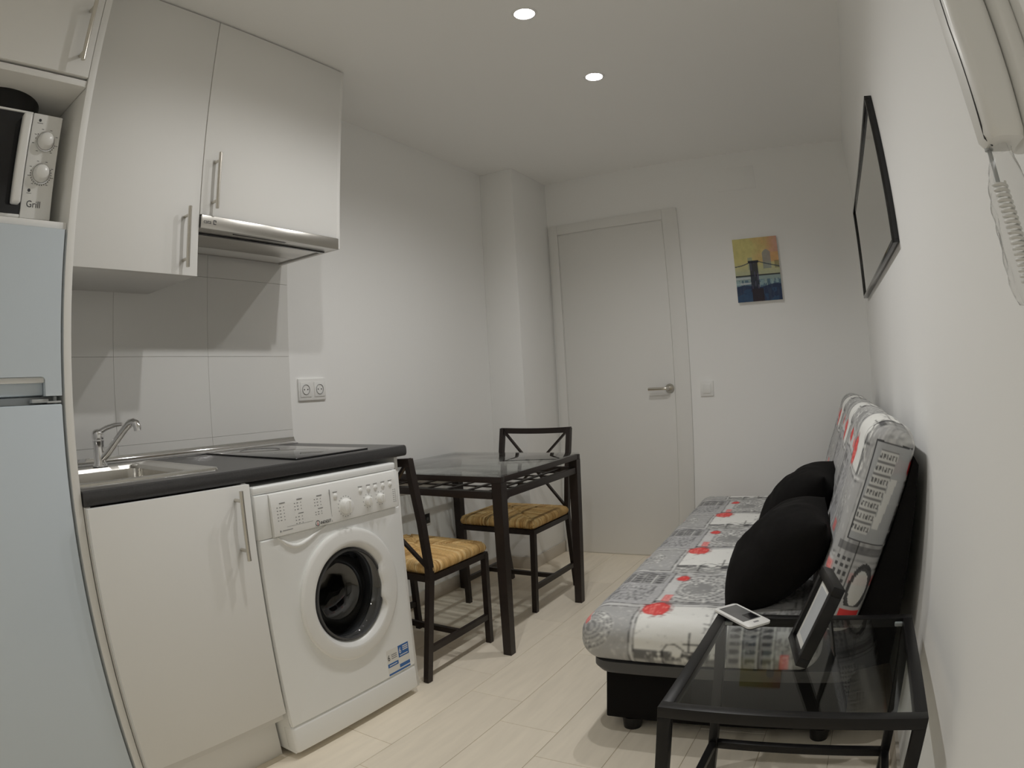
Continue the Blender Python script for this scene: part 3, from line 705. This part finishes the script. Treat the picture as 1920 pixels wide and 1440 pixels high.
# ------------------------------------------------------------------ long mirror on the right wall
A1 = math.atan(0.03)
y0m = 2.285; len_m = 1.545; mz0, mz1 = 1.425, 1.890
t = thing('wall_mirror', 'long black-framed wall mirror hanging above the sofa bed', 'mirror', (W(y0m), y0m, mz0), A1)
hh = mz1 - mz0; th_ = 0.024; fw = 0.012
for (ya, yb, za, zb) in ((0, len_m, 0, fw), (0, len_m, hh - fw, hh), (0, fw, fw, hh - fw), (len_m - fw, len_m, fw, hh - fw)):
    bx('frame_side', -th_, 0.0, ya, yb, za, zb, 'frame_black', t, bev=0.001, local=True)
bx('mirror_glass', -th_ + .008, -0.004, fw, len_m - fw, fw, hh - fw, 'mirror', t, local=True)

# ------------------------------------------------------------------ intercom handset in plastic
yi = 1.035
t = thing('intercom_phone', 'white wall intercom handset with coiled cord in clear plastic wrap', 'intercom', (W(yi), yi, 1.29), A1)
bx('wall_base', -0.022, 0.0, -0.045, 0.045, 0.0, 0.235, 'plastic_white', t, bev=0.008, local=True, seg=3)
b = loft([rr(-0.060, -0.024, -0.026, 0.026, .010, 0.000), rr(-0.066, -0.023, -0.031, 0.030, .012, 0.008), rr(-0.069, -0.023, -0.032, 0.031, .012, 0.06), rr(-0.071, -0.023, -0.032, 0.031, .012, 0.13), rr(-0.069, -0.023, -0.032, 0.031, .012, 0.20), rr(-0.065, -0.023, -0.031, 0.030, .012, 0.238), rr(-0.060, -0.026, -0.026, 0.026, .010, 0.245)], True, True)
hs = part('handset', b, 'plastic_white', t, smooth=40, local=True)
b = B(); b.tube([(-0.055, 0.004, -0.0005), (-0.0645, -0.004, 0.005), (-0.0672, -0.010, 0.016), (-0.0690, -0.012, 0.06), (-0.0710, -0.011, 0.13), (-0.0690, -0.010, 0.20), (-0.066, -0.010, 0.232)], 0.0011, 6)
part('seam', b, 'ink', hs, local=True)
b = B(); b.cyl((-0.056, 0.017, -0.002), (-0.056, 0.017, 0.004), 0.005, n=14); b.cyl((-0.053, 0.018, -0.035), (-0.056, 0.017, 0.0), 0.0026, n=10)
part('cord_plug', b, 'plastic_grey', t, local=True)
pts = []
for k in range(420):
    s_ = k / 419; a = s_ * 2 * math.pi * 19; zc = -0.035 - 0.105 * s_; yy = 0.018 - 0.004 * s_
    pts.append((-0.052 + 0.016 * s_ + 0.0075 * math.cos(a), yy + 0.0075 * math.sin(a), zc))
b = B(); b.tube(pts, 0.0019, 6)
part('coiled_cord', b, 'plastic_white', t, local=True, smooth=60)
rings = []
for k in range(30):
    s_ = k / 29; z = -0.160 + 0.158 * s_; ring = []
    w_ = 0.017 + 0.014 * math.sin(math.pi * min(1, s_ * 1.1)) ** .6
    for q in range(32):
        a_ = 2 * math.pi * q / 32; wob = 1 + 0.09 * math.sin(5 * a_ + 9 * s_) + 0.05 * math.sin(9 * a_ - 31 * s_)
        ring.append(Vector((min(-0.036 - 0.010 * s_ + w_ * 0.8 * wob * math.cos(a_), -0.001), 0.010 + w_ * wob * math.sin(a_), z)))
    rings.append(ring)
part('plastic_wrap', loft(rings, True, True), 'clear_film', t, smooth=60, local=True, label='crinkled clear plastic sleeve')

# ------------------------------------------------------------------ dining table
TX0, TX1, TY0, TY1 = 0.020, 0.742, 2.432, 3.157
t = thing('dining_table', 'dark brown metal dining table with glass top and wire shelf', 'table', ((TX0 + TX1) / 2, (TY0 + TY1) / 2, 0))
lw = 0.042
for (x, y) in ((TX0, TY0), (TX1 - lw, TY0), (TX0, TY1 - lw), (TX1 - lw, TY1 - lw)):
    ix = 0.004 if x < .3 else -0.004; iy = 0.003 if y < 2.8 else -0.003
    b = loft([[Vector((x + a * lw + (0 if True else 0), y + c * lw, 0.716)) for a, c in ((0, 0), (1, 0), (1, 1), (0, 1))], [Vector((x + .003 + a * (lw - .006), y + .003 + c * (lw - .006), 0.0)) for a, c in ((0, 0), (1, 0), (1, 1), (0, 1))]], True, True)
    part('leg', b, 'brown_metal', t, smooth=None)
def rails(z0, z1, wd, name, ins=0.0):
    a0, a1, c0, c1 = TX0 + ins, TX1 - ins, TY0 + ins, TY1 - ins
    return [(a0, a1, c0, c0 + wd), (a0, a1, c1 - wd, c1), (a0, a0 + wd, c0 + wd, c1 - wd), (a1 - wd, a1, c0 + wd, c1 - wd)]
for (a0, a1, c0, c1) in rails(0, 0, 0.030, ''): bx('top_rail', a0, a1, c0, c1, 0.716, 0.739, 'brown_metal', t, bev=0.002)
for (a0, a1, c0, c1) in rails(0, 0, 0.022, '', 0.004):
    along_x = (a1 - a0) > (c1 - c0)
    bx('shelf_rail', a0 + (lw if along_x else 0), a1 - (lw if along_x else 0), c0 + (0 if along_x else lw - .022), c1 - (0 if along_x else lw - .022), 0.652, 0.680, 'brown_metal', t, bev=0.001)
bx('glass_top', TX0 + .002, TX1 - .002, TY0 + .002, TY1 - .002, 0.7392, 0.7455, 'dining_glass', t, bev=0.001, label='greenish clear glass table top')
for k in range(1, 7):
    y = TY0 + k * (TY1 - TY0) / 7
    part('shelf_wire', B().bar((TX0 + .024, y, 0.664), (TX1 - .024, y, 0.664), 0.017, 0.005), 'brown_metal', t, smooth=None)
    x = TX0 + k * (TX1 - TX0) / 7
    part('shelf_wire', B().bar((x, TY0 + .024, 0.669), (x, TY1 - .024, 0.669), 0.017, 0.005), 'brown_metal', t, smooth=None)

# ------------------------------------------------------------------ chairs with rush seats
def rush_seat(seed, warm):
    w_, d_, h_ = 0.415, 0.385, 0.042
    V, Q, N = rounded_grid_box(w_, d_, h_, 0.020, 0.0026)
    x, y, z = V[:, 0], V[:, 1], V[:, 2]
    u = x / (w_ / 2); v = y / (d_ / 2)
    sec = np.abs(u) > np.abs(v)                      # strands run across: left/right sectors along x, front/back along y
    co = np.where(sec, y, x) + 0.0
    sid = np.where(sec, np.where(x > 0, 0, 1), np.where(y > 0, 2, 3))
    jit = vnoise(x * 6 + 3, y * 6 + 5, 3, seed) * 0.012
    ph = (co + jit) / 0.0088; k = np.floor(ph).astype(int); fr = ph - k
    ridge = np.abs(np.sin(np.pi * fr)) ** 0.7
    puff = 0.010 * (np.clip(1 - u ** 2, 0, 1) * np.clip(1 - v ** 2, 0, 1)) - 0.006 * (np.abs(np.abs(u) - np.abs(v)) < .06)
    V2 = V + N * (0.0055 * (ridge - 0.5))[:, None]; V2[:, 2] += np.where(z > 0, puff, 0)
    g = np.random.default_rng(seed).random((4, 200)); tn = g[sid, k % 200]
    fine = vnoise(x * 20, y * 20, 8, seed + 3)
    c0 = s2l((222, 184, 122)); c1 = s2l((172, 128, 66)); c2 = s2l((236, 208, 152))
    C = lerp(np.zeros((len(V), 3)) + c0, c1, np.clip((tn - .55) * 1.6, 0, 1) + (1 - ridge) * .6); C = lerp(C, c2, np.clip((.28 - tn) * 3, 0, 1))
    C = C * (0.82 + 0.36 * fine)[:, None] * warm
    V2[:, 2] += 0.434; V2[:, 1] += 0.022
    me = np_mesh(V2, Q); set_col(me, 'tint', C); return me
def make_chair(label, loc, rz, seed, warm):
    t = thing('dining_chair', label, 'chair', loc, rz, group='dining chairs with rush seats')
    s = 0.025
    for sx in (-1, 1):
        b = B()
        prof = [(-0.238, 0.0), (-0.200, 0.20), (-0.165, 0.40), (-0.163, 0.44), (-0.185, 0.62), (-0.232, 0.848)]
        for i in range(len(prof) - 1):
            (ya, za), (yb, zb) = prof[i], prof[i + 1]
            b.bar((sx * .198, ya, za), (sx * .198, yb, zb), 0.022, 0.028, up=(0, 1, 0))
        part('back_post', b, 'brown_metal', t, smooth=None, local=True)
        part('leg', B().bar((sx * .190, 0.208, 0.0), (sx * .196, 0.204, 0.404), 0.024, 0.024, up=(0, 1, 0)), 'brown_metal', t, smooth=None, local=True)
        part('seat_rail', B().bar((sx * .196, -0.175, 0.400), (sx * .196, 0.214, 0.400), 0.022, 0.024), 'brown_metal', t, smooth=None, local=True)
        part('side_stretcher', B().bar((sx * .197, -0.214, 0.125), (sx * .192, 0.206, 0.125), 0.018, 0.024), 'brown_metal', t, smooth=None, local=True)
        part('back_brace', B().bar((sx * .190, -0.229, 0.835), (-sx * .190, -0.168, 0.448), 0.010, 0.016, up=(0, 1, 0)), 'brown_metal', t, smooth=None, local=True)
    for y in (-0.168, 0.204): part('seat_rail', B().bar((-.186, y, 0.400), (.186, y, 0.400), 0.022, 0.024), 'brown_metal', t, smooth=None, local=True)
    part('cross_stretcher', B().bar((-.19, 0.0, 0.125), (.19, 0.0, 0.125), 0.018, 0.022), 'brown_metal', t, smooth=None, local=True)
    b = B(); n = 10; prev = None
    for i in range(n + 1):
        u = -1 + 2 * i / n; p = (u * .206, -0.232 - 0.018 * (1 - u * u), 0.838 - 0.006 * (1 - u * u))
        if prev: b.bar(prev, p, 0.022, 0.028)
        prev = p
    part('top_rail', b, 'brown_metal', t, smooth=None, local=True)
    meshobj('rush_seat', rush_seat(seed, warm), 'rush', t, local=True)['label'] = 'woven straw rush seat'
    return t
make_chair('dark metal chair with straw seat standing next to the washing machine', (0.388, 2.322, 0), 0.0, 3, 1.0)
make_chair('dark metal chair with straw seat between the dining table and the door', (0.392, 3.142, 0), math.pi, 9, 0.92)

# ------------------------------------------------------------------ printed fabric (collage of sketches, washes and red stamps)
PX = 0.0025; TU, TV = 0.62, 0.66
nu, nv = int(TU / PX), int(TV / PX)
U, V_ = np.meshgrid((np.arange(nu) + .5) * PX, (np.arange(nv) + .5) * PX, indexing='ij')
na = vnoise(U, V_, 12, 21); nb = vnoise(U, V_, 40, 22); nc = vnoise(U, V_, 110, 23); sx_ = vnoise(U * 1, V_ * 6, 45, 24); sy_ = vnoise(U * 6, V_, 45, 25)
T = np.zeros((nu, nv, 3)) + s2l((205, 205, 204)); T = T * (0.78 + 0.4 * na[..., None])
DK = s2l((52, 52, 56)); BK = s2l((22, 22, 26)); WH = s2l((238, 238, 234)); GR = s2l((150, 150, 150)); RD = s2l((226, 46, 44)); RP = s2l((226, 92, 90))
def put(mask, col, k=1.0):
    global T
    T = T + (col - T) * (np.clip(mask.astype(float) * k, 0, 1))[..., None]
def panel(u0, u1, v0, v1, col, k=.9, line=.0035, wob=0.004):
    w1 = wob * (na - .5) * 2
    m = (U > u0 + w1) & (U < u1 + w1) & (V_ > v0 - w1) & (V_ < v1 - w1); put(m, col, k)
    e = m & ~((U > u0 + w1 + line) & (U < u1 + w1 - line) & (V_ > v0 - w1 + line) & (V_ < v1 - w1 - line)); put(e, BK, .9); return m
def arcade(u0, u1, v0, v1, rows, pit, tilt=0.0):
    """rows of little dark arches along u"""
    m = panel(u0, u1, v0, v1, GR, .8, .002); hh_ = (v1 - v0) / rows
    for r_ in range(rows):
        vv = v0 + r_ * hh_ ; uu = (U - u0 + tilt * (V_ - v0)) % pit; dv = V_ - vv
        a = m & (np.abs(uu - pit / 2) < pit * .27) & (dv > hh_ * .18) & (dv < hh_ * (.62 + .2 * np.sqrt(np.clip(1 - ((uu - pit / 2) / (pit * .27)) ** 2, 0, 1)))) & (nb > .28)
        put(a, DK, .85); put(m & (np.abs(dv) < .0022), DK, .8); put(m & (np.abs(dv - hh_ * .9) < .0018) & (nb > .4), WH, .7)
def ovals(cu, cv, ru, rv, k0=.35):
    """curved tiers of an old arena"""
    q = np.sqrt(((U - cu) / ru) ** 2 + ((V_ - cv) / rv) ** 2); an = np.arctan2((V_ - cv) / rv, (U - cu) / ru); m = (q < 1) & (q > k0) & (V_ > cv - rv * .55)
    put(m, s2l((190, 190, 188)), .8); put(m & (np.abs(((q * 6) % 1) - .5) < .10), s2l((92, 92, 95)), .75)
    put(m & (np.abs((an * 5) % 1 - .5) < .2) & (np.abs((q * 6) % 1 - .15) < .3) & (nb > .35), s2l((84, 84, 88)), .75); put((q < k0) & (nb > .4), s2l((120, 120, 120)), .7); put(m & (nc > .66), WH, .7)
def line(pts, wd, col=BK, k=.9):
    for (a, c), (d, e) in zip(pts[:-1], pts[1:]):
        du, dv = d - a, e - c; l2 = du * du + dv * dv + 1e-12
        s_ = np.clip(((U - a) * du + (V_ - c) * dv) / l2, 0, 1); put(np.hypot(U - a - s_ * du, V_ - c - s_ * dv) < wd, col, k)
def stamp(u0, v0, wu, wv):
    m = (U > u0) & (U < u0 + wu) & (V_ > v0) & (V_ < v0 + wv); put(m, RP, .95)
    e = (U > u0 + .004) & (U < u0 + wu - .004) & (V_ > v0 + .004) & (V_ < v0 + wv - .004); e2 = (U > u0 + .007) & (U < u0 + wu - .007) & (V_ > v0 + .007) & (V_ < v0 + wv - .007)
    put(e & ~e2, s2l((244, 190, 184)), .9); put(e2 & (np.abs(((np.hypot(U - u0 - wu * .5, V_ - v0 - wv * .5) * 160) % 1) - .5) < .14), s2l((244, 200, 195)), .85)
def lips(cu, cv, r_):
    q = np.hypot((U - cu) / 1.25, (V_ - cv)) / r_ + .35 * (nb - .5); put(q < 1, RD, .95); put((q < .8) & (sx_ > .62), s2l((250, 150, 140)), .8); put((q > .9) & (q < 1.25) & (sy_ > .52), s2l((140, 40, 44)), .7)
panel(0.0, 0.30, 0.20, 0.44, WH, .95); panel(0.30, 0.62, 0.0, 0.22, s2l((176, 176, 178)), .9); panel(0.02, 0.28, 0.0, 0.19, s2l((168, 168, 168)), .8)
put((U < .06) & (V_ > .2) & (V_ < .44) & (sy_ > .35), s2l((120, 120, 120)), .8); put((U > .06) & (U < .085) & (V_ > .2) & (V_ < .44) & (nb > .35), DK, .85)
ovals(0.46, 0.33, 0.145, 0.13); panel(0.315, 0.335, 0.22, 0.45, s2l((140, 140, 140)), .7)
arcade(0.03, 0.27, 0.465, 0.60, 3, 0.026); panel(0.30, 0.60, 0.47, 0.645, s2l((200, 200, 200)), .85)
ovals(0.44, 0.585, 0.10, 0.085, .3); ovals(0.155, 0.07, 0.085, 0.07, .25)
arcade(0.50, 0.60, 0.02, 0.20, 5, 0.02, .1); put((U > .33) & (U < .48) & (V_ > .03) & (V_ < .19) & (sx_ > .6), DK, .6)
for r_ in range(4): line([(0.335 + .03 * r_, .03), (0.36 + .03 * r_, .11), (0.345 + .03 * r_, .19)], .0016, DK, .7)
line([(0.02, .285), (0.085, .285), (0.105, .297), (0.108, .32), (0.09, .345), (0.07, .34), (0.064, .325)], .002); line([(0.09, .36), (0.15, .36)], .0018); line([(0.085, .35), (0.085, .375), (0.11, .39), (0.11, .345)], .002)
put((U > .045) & (U < .078) & (np.abs(V_ - .372) < .012), DK, .8); line([(0.01, .41), (0.28, .415)], .0018)
put((np.abs(V_ - .405) < .012) & (U > .1) & (U < .29) & (nc > .66), DK, .7)
put((U > .30) & (U < .62) & (V_ > .44) & (V_ < .47) & (sx_ > .5), DK, .7); put((U < .30) & (V_ > .60) & (sx_ > .52), s2l((110, 110, 110)), .7); put((U > .59) & (sy_ > .5), s2l((90, 90, 92)), .6)
put((nc > .72), WH, .35); put((nc < .22) & (na > .5), DK, .3)
lips(0.27, 0.240, 0.040); stamp(0.335, 0.235, .062, .026); stamp(0.20, 0.015, .055, .03); stamp(0.52, 0.60, .058, .028); lips(0.56, 0.255, .022); stamp(0.03, 0.615, .06, .026)
TB = sum(np.roll(np.roll(T, a_, 0), c_, 1) * w_ for a_, c_, w_ in [(p, q, (2 - abs(p)) * (2 - abs(q)) / 16) for p in (-1, 0, 1) for q in (-1, 0, 1)])   # ink bleeds a little into the cloth
def sample(u, v):
    a = u / PX - .5; c = v / PX - .5; i = np.floor(a).astype(int); j = np.floor(c).astype(int); fa = (a - i)[:, None]; fc = (c - j)[:, None]
    g = lambda p, q: TB[p % nu, q % nv]
    return (g(i, j) * (1 - fa) + g(i + 1, j) * fa) * (1 - fc) + (g(i, j + 1) * (1 - fa) + g(i + 1, j + 1) * fa) * fc

# ------------------------------------------------------------------ sofa bed
SA = math.atan(0.045); LEN = 1.87
so = thing('sofa_bed', 'click-clack sofa bed in grey city-sketch print with red stamps', 'sofa', (1.255, 1.95, 0), SA)
def mattress(name, lx, ly, lz, r, place, du, dv, seed, puff=0.010, art=None):
    V, Q, N = rounded_grid_box(lx, ly, lz, r, 0.0031)
    x, y, z = V[:, 0], V[:, 1], V[:, 2]; top = lz / 2
    drop = top - z
    ax, ay, az = np.abs(N[:, 0]), np.abs(N[:, 1]), np.abs(N[:, 2])
    u = y + np.sign(N[:, 1]) * np.where(ay >= ax, drop, 0) ; v = x + np.sign(N[:, 0]) * np.where(ax > ay, drop, 0)
    C = sample(u + du, v + dv)
    if art is not None: C = art(x, z, N, C)
    e = np.clip(1 - (x / (lx / 2)) ** 4, 0, 1) * np.clip(1 - (y / (ly / 2)) ** 8, 0, 1)
    wv = vnoise(x * 1 + 4, y * 1 + 7, 5, seed) - .5
    V2 = V + N * (puff * e * (.4 + wv * 1.2) * az + 0.006 * (vnoise(x + y + 9, z * 3 + y + 3, 7, seed + 1) - .5))[:, None]
    P = np.array(place(V2[:, 0], V2[:, 1], V2[:, 2])).T
    me = np_mesh(P, Q); set_col(me, 'print', C)
    return meshobj(name, me, 'print_fabric', so, local=True)
sw, sh = 0.70, 0.150
mattress('seat_mattress', sw, LEN, sh, 0.065, lambda x, y, z: (x + sw / 2 + .002, y + LEN / 2, z + 0.273 + sh / 2 - 0.01 * (x + sw / 2)), LEN / 2 + 0.17, sw / 2 + 0.03, 31)['label'] = 'padded seat in grey city-sketch print'
la = math.radians(17); bt, bh = 0.135, 0.57
bc = (0.705 + math.sin(la) * bh / 2 + .006, 0.392 + math.cos(la) * bh / 2)
def end_art(x, z, N, C):
    e = N[:, 1] < -0.55
    def put_(m, col, k): C[m & e] += (s2l(col) - C[m & e]) * k
    zz = -z                                    # across the end face, front to back
    put_(x > -9, (176, 176, 176), .55)
    pan = (x > -0.02) & (x < 0.235) & (zz > -0.045) & (zz < 0.062); put_(pan, (168, 170, 172), .9)
    tz = zz + 0.012 - 0.10 * (x - 0.1); tw = pan & (np.abs(tz) < 0.024) & (x > 0.0) & (x < 0.215); put_(tw, (206, 206, 203), .9)
    row = np.floor(x / 0.031); fx = x / 0.031 - row
    put_(tw & (fx > .25) & (fx < .68) & (np.abs(((tz + .024) / 0.008) % 1 - .5) < .26), (58, 58, 62), .85); put_(tw & (fx > .88), (96, 96, 98), .8)
    put_(pan & (tz > 0.026) & (tz < 0.045) & (x > 0.02) & (x < 0.15), (226, 226, 222), .7)
    put_(pan & ((x < -0.016) | (x > 0.231) | (zz < -0.042) | (zz > 0.0585)), (20, 20, 24), .9)
    arc = (x < -0.03) & (x > -0.19) & (zz > -0.005); q = np.hypot(zz - 0.03, (x + 0.14) * .45); put_(arc & (q < .026), (224, 224, 220), .8); put_(arc & (q > .022) & (q < .031), (34, 34, 38), .9); put_((x < -0.03) & (x > -0.05), (50, 50, 54), .6)
    put_((np.abs(zz + 0.008) < .0018) & (x < -0.02), (20, 20, 24), .9); put_((x < -0.06) & (x > -0.17) & (zz < -0.012) & (np.abs((x / .02) % 1 - .5) < .24) & (np.abs((zz / .014) % 1 - .5) < .25), (40, 40, 44), .85)
    put_((x < -0.20) & (x > -0.25) & (zz > 0.0), (220, 40, 40), .95)
    return C
# local frame: x across the height (printed face is local +z)
mattress('back_mattress', bh, LEN, bt, 0.058, lambda x, y, z: (bc[0] + x * math.sin(la) - z * math.cos(la), y + LEN / 2, bc[1] + x * math.cos(la) + z * math.sin(la)), LEN / 2 + 0.02, 0.07, 37, art=end_art)['label'] = 'leaning padded backrest in grey city-sketch print'
def spt(lx, z): return (lx, z)
bx('storage_base', 0.062, 0.80, 0.085, LEN - .085, 0.042, 0.236, 'black_fabric', so, bev=0.006, local=True)
b = loft([rr(0.05, 0.80, 0.03, LEN - .03, .05, 0.236), rr(0.035, 0.81, 0.02, LEN - .02, .06, 0.252), rr(0.035, 0.81, 0.02, LEN - .02, .06, 0.276)], True, True)
part('seat_platform', b, 'dark_grey', so, local=True)
e = lambda x, z: (bc[0] + x * math.sin(la) - z * math.cos(la), bc[1] + x * math.cos(la) + z * math.sin(la))
p0 = e(-bh / 2 + .05, -bt / 2 - .001); p1 = e(bh / 2 - .07, -bt / 2 - .001)
b = B(); b.poly([(p0[0], 0.02, p0[1]), (p1[0], 0.02, p1[1]), (p1[0] + .012, 0.02, p1[1] - .02), (0.898, 0.02, 0.30), (0.80, 0.02, 0.278)], (0, LEN - .04, 0))
part('back_lining', b, 'black_fabric', so, smooth=None, local=True)
for (x, y) in ((0.14, 0.115), (0.73, 0.115), (0.14, LEN - .115), (0.73, LEN - .115)):
    b = B(); b.cyl((x, y, 0.0), (x, y, 0.044), 0.028, 0.034, n=20); part('foot', b, 'black_plastic', so, local=True)

# ------------------------------------------------------------------ black cushions
def cushion(label, c, lean, spin, sz, T_):
    n = 56; u, v = np.meshgrid(np.linspace(-1, 1, n), np.linspace(-1, 1, n), indexing='ij')
    h = T_ * (np.clip(1 - np.abs(u) ** 2.6, 0, 1) * np.clip(1 - np.abs(v) ** 2.6, 0, 1)) ** 0.55
    pin = 1 - 0.07 * (1 - np.abs(u) ** 2) * (np.abs(v) ** 3); pin2 = 1 - 0.07 * (1 - np.abs(v) ** 2) * (np.abs(u) ** 3)
    wr = vnoise(u + 2, v + 2, 2.2, 51) - .5
    x = u * sz / 2 * pin2; y = v * sz / 2 * pin
    top = np.stack([x, y, h * (1 + .25 * wr)], -1).reshape(-1, 3); bot = np.stack([x, y, -h], -1).reshape(-1, 3)
    V = np.concatenate([top, bot]); i, j = np.meshgrid(np.arange(n - 1), np.arange(n - 1), indexing='ij'); i = i.ravel(); j = j.ravel()
    Q = np.stack([i * n + j, (i + 1) * n + j, (i + 1) * n + j + 1, i * n + j + 1], 1); Q = np.concatenate([Q, Q[:, ::-1] + n * n])
    key = np.round(V * 1e5).astype(np.int64); _, idx, inv = np.unique(key, axis=0, return_index=True, return_inverse=True)
    V = V[idx]; Q = inv.reshape(-1)[Q]
    me = np_mesh(V, Q)
    R = Matrix.Translation(c) @ Matrix.Rotation(spin, 4, 'Z') @ Matrix.Rotation(-lean, 4, 'Y')
    me.transform(R)
    return tag(meshobj('cushion', me, 'black_fabric'), label, 'cushion')
cushion('plump black cushion leaning on the sofa back, beside the glass side table', (1.795, 2.235, 0.553), math.radians(42), math.radians(3), 0.37, 0.115)
cushion('plump black cushion leaning on the sofa back, half hidden behind another cushion', (1.81, 2.70, 0.585), math.radians(50), math.radians(-4), 0.37, 0.11)

# ------------------------------------------------------------------ glass side table
SX = (1.684, 2.180); SY = (1.387, 1.882); SZ = 0.493; bw = 0.024
t = thing('side_table', 'square black metal side table with clear glass top', 'side table', (1.932, 1.6345, 0))
for x in (SX[0], SX[1] - bw):
    for y in (SY[0], SY[1] - bw): bx('leg', x, x + bw, y, y + bw, 0.0, SZ - bw, 'black_metal', t, bev=0.001)
for (x0, x1, y0, y1) in ((SX[0], SX[1], SY[0], SY[0] + bw), (SX[0], SX[1], SY[1] - bw, SY[1]), (SX[0], SX[0] + bw, SY[0] + bw, SY[1] - bw), (SX[1] - bw, SX[1], SY[0] + bw, SY[1] - bw)):
    bx('top_rail', x0, x1, y0, y1, SZ - bw, SZ, 'black_metal', t, bev=0.001)
bx('stretcher', SX[0] + bw, SX[1] - bw, SY[1] - bw + .002, SY[1] - .002, 0.092, 0.114, 'black_metal', t, bev=0.001)
for x in (SX[0] + .002, SX[1] - bw + .002): bx('stretcher', x, x + .02, SY[0] + bw, SY[1] - bw, 0.092, 0.114, 'black_metal', t, bev=0.001)
bx('glass_top', SX[0] + bw - .0002, SX[1] - bw + .0002, SY[0] + bw - .0002, SY[1] - bw + .0002, SZ - .008, SZ - .002, 'table_glass', t, label='clear glass pane')
for x in (SX[0] + bw, SX[1] - bw - .02):
    for y in (SY[0] + bw, SY[1] - bw - .012): bx('glass_pad', x, x + .02, y, y + .012, SZ - .018, SZ - .0085, 'plastic_grey', t, bev=0.002)

# handheld device lying over the back corner of the side table
a = math.radians(-45.5)
t = thing('handheld_device', 'slim white handheld device with grey screen on the side table corner', 'device', (1.750, 1.852, SZ), a)
b = loft([rr(-0.078, 0.078, -0.032, 0.032, .010, 0.0005), rr(-0.080, 0.080, -0.034, 0.034, .012, 0.004)], True, True)
part('back_shell', b, 'black_plastic', t, local=True)
b = loft([rr(-0.080, 0.080, -0.034, 0.034, .012, 0.004), rr(-0.080, 0.080, -0.034, 0.034, .012, 0.009), rr(-0.078, 0.078, -0.032, 0.032, .011, 0.0105)], True, True)
part('front_shell', b, 'plastic_white', t, local=True)
bx('screen', -0.066, 0.044, -0.026, 0.026, 0.0103, 0.0109, 'screen_grey', t, local=True)
bx('screen_block', 0.004, 0.040, -0.004, 0.023, 0.0108, 0.0111, 'black_glossy', t, local=True)
bx('button', 0.057, 0.064, -0.007, 0.007, 0.0103, 0.0114, 'ink_soft', t, local=True, bev=0.0004)

# standing photo frame, facing the dining side, leaning back
t = thing('photo_frame', 'black standing photo frame with white mat on the side table', 'photo frame', (1.897, 1.652, SZ + .0078), math.radians(13))
fl = math.radians(22); FH, FW_, FD = 0.178, 0.145, 0.026
RT = Matrix.Rotation(fl, 4, 'Y')
def leanbox(name, x0, x1, y0, y1, z0, z1, m, bev=0.0, **kw):
    b = B(); b.box(x0, x1, y0, y1, z0, z1, bev); me = b.mesh(35); me.transform(RT)
    o = meshobj(name, me, m, t, local=True)
    for k_, v_ in kw.items(): o[k_] = v_
    return o
hw = FW_ / 2; bd = 0.019
leanbox('frame_side', 0, FD, -hw, hw, 0, bd, 'black_plastic', .001); leanbox('frame_side', 0, FD, -hw, hw, FH - bd, FH, 'black_plastic', .001)
leanbox('frame_side', 0, FD, -hw, -hw + bd, bd, FH - bd, 'black_plastic', .001); leanbox('frame_side', 0, FD, hw - bd, hw, bd, FH - bd, 'black_plastic', .001)
leanbox('mat_board', 0.010, 0.022, -hw + bd, hw - bd, bd, FH - bd, 'paper'); leanbox('photo', 0.0092, 0.0104, -hw + bd + .014, hw - bd - .014, bd + .014, FH - bd - .014, 'photo_paper')
b = B(); tp = RT @ Vector((FD, 0, FH * .72))
b.poly([(tp.x - .002, -.014, tp.z), (tp.x - .002, .014, tp.z), (tp.x + .020, .022, -.0098), (tp.x + .020, -.022, -.0098)], (0.004, 0, 0))
part('easel_leg', b, 'black_plastic', t, smooth=None, local=True)
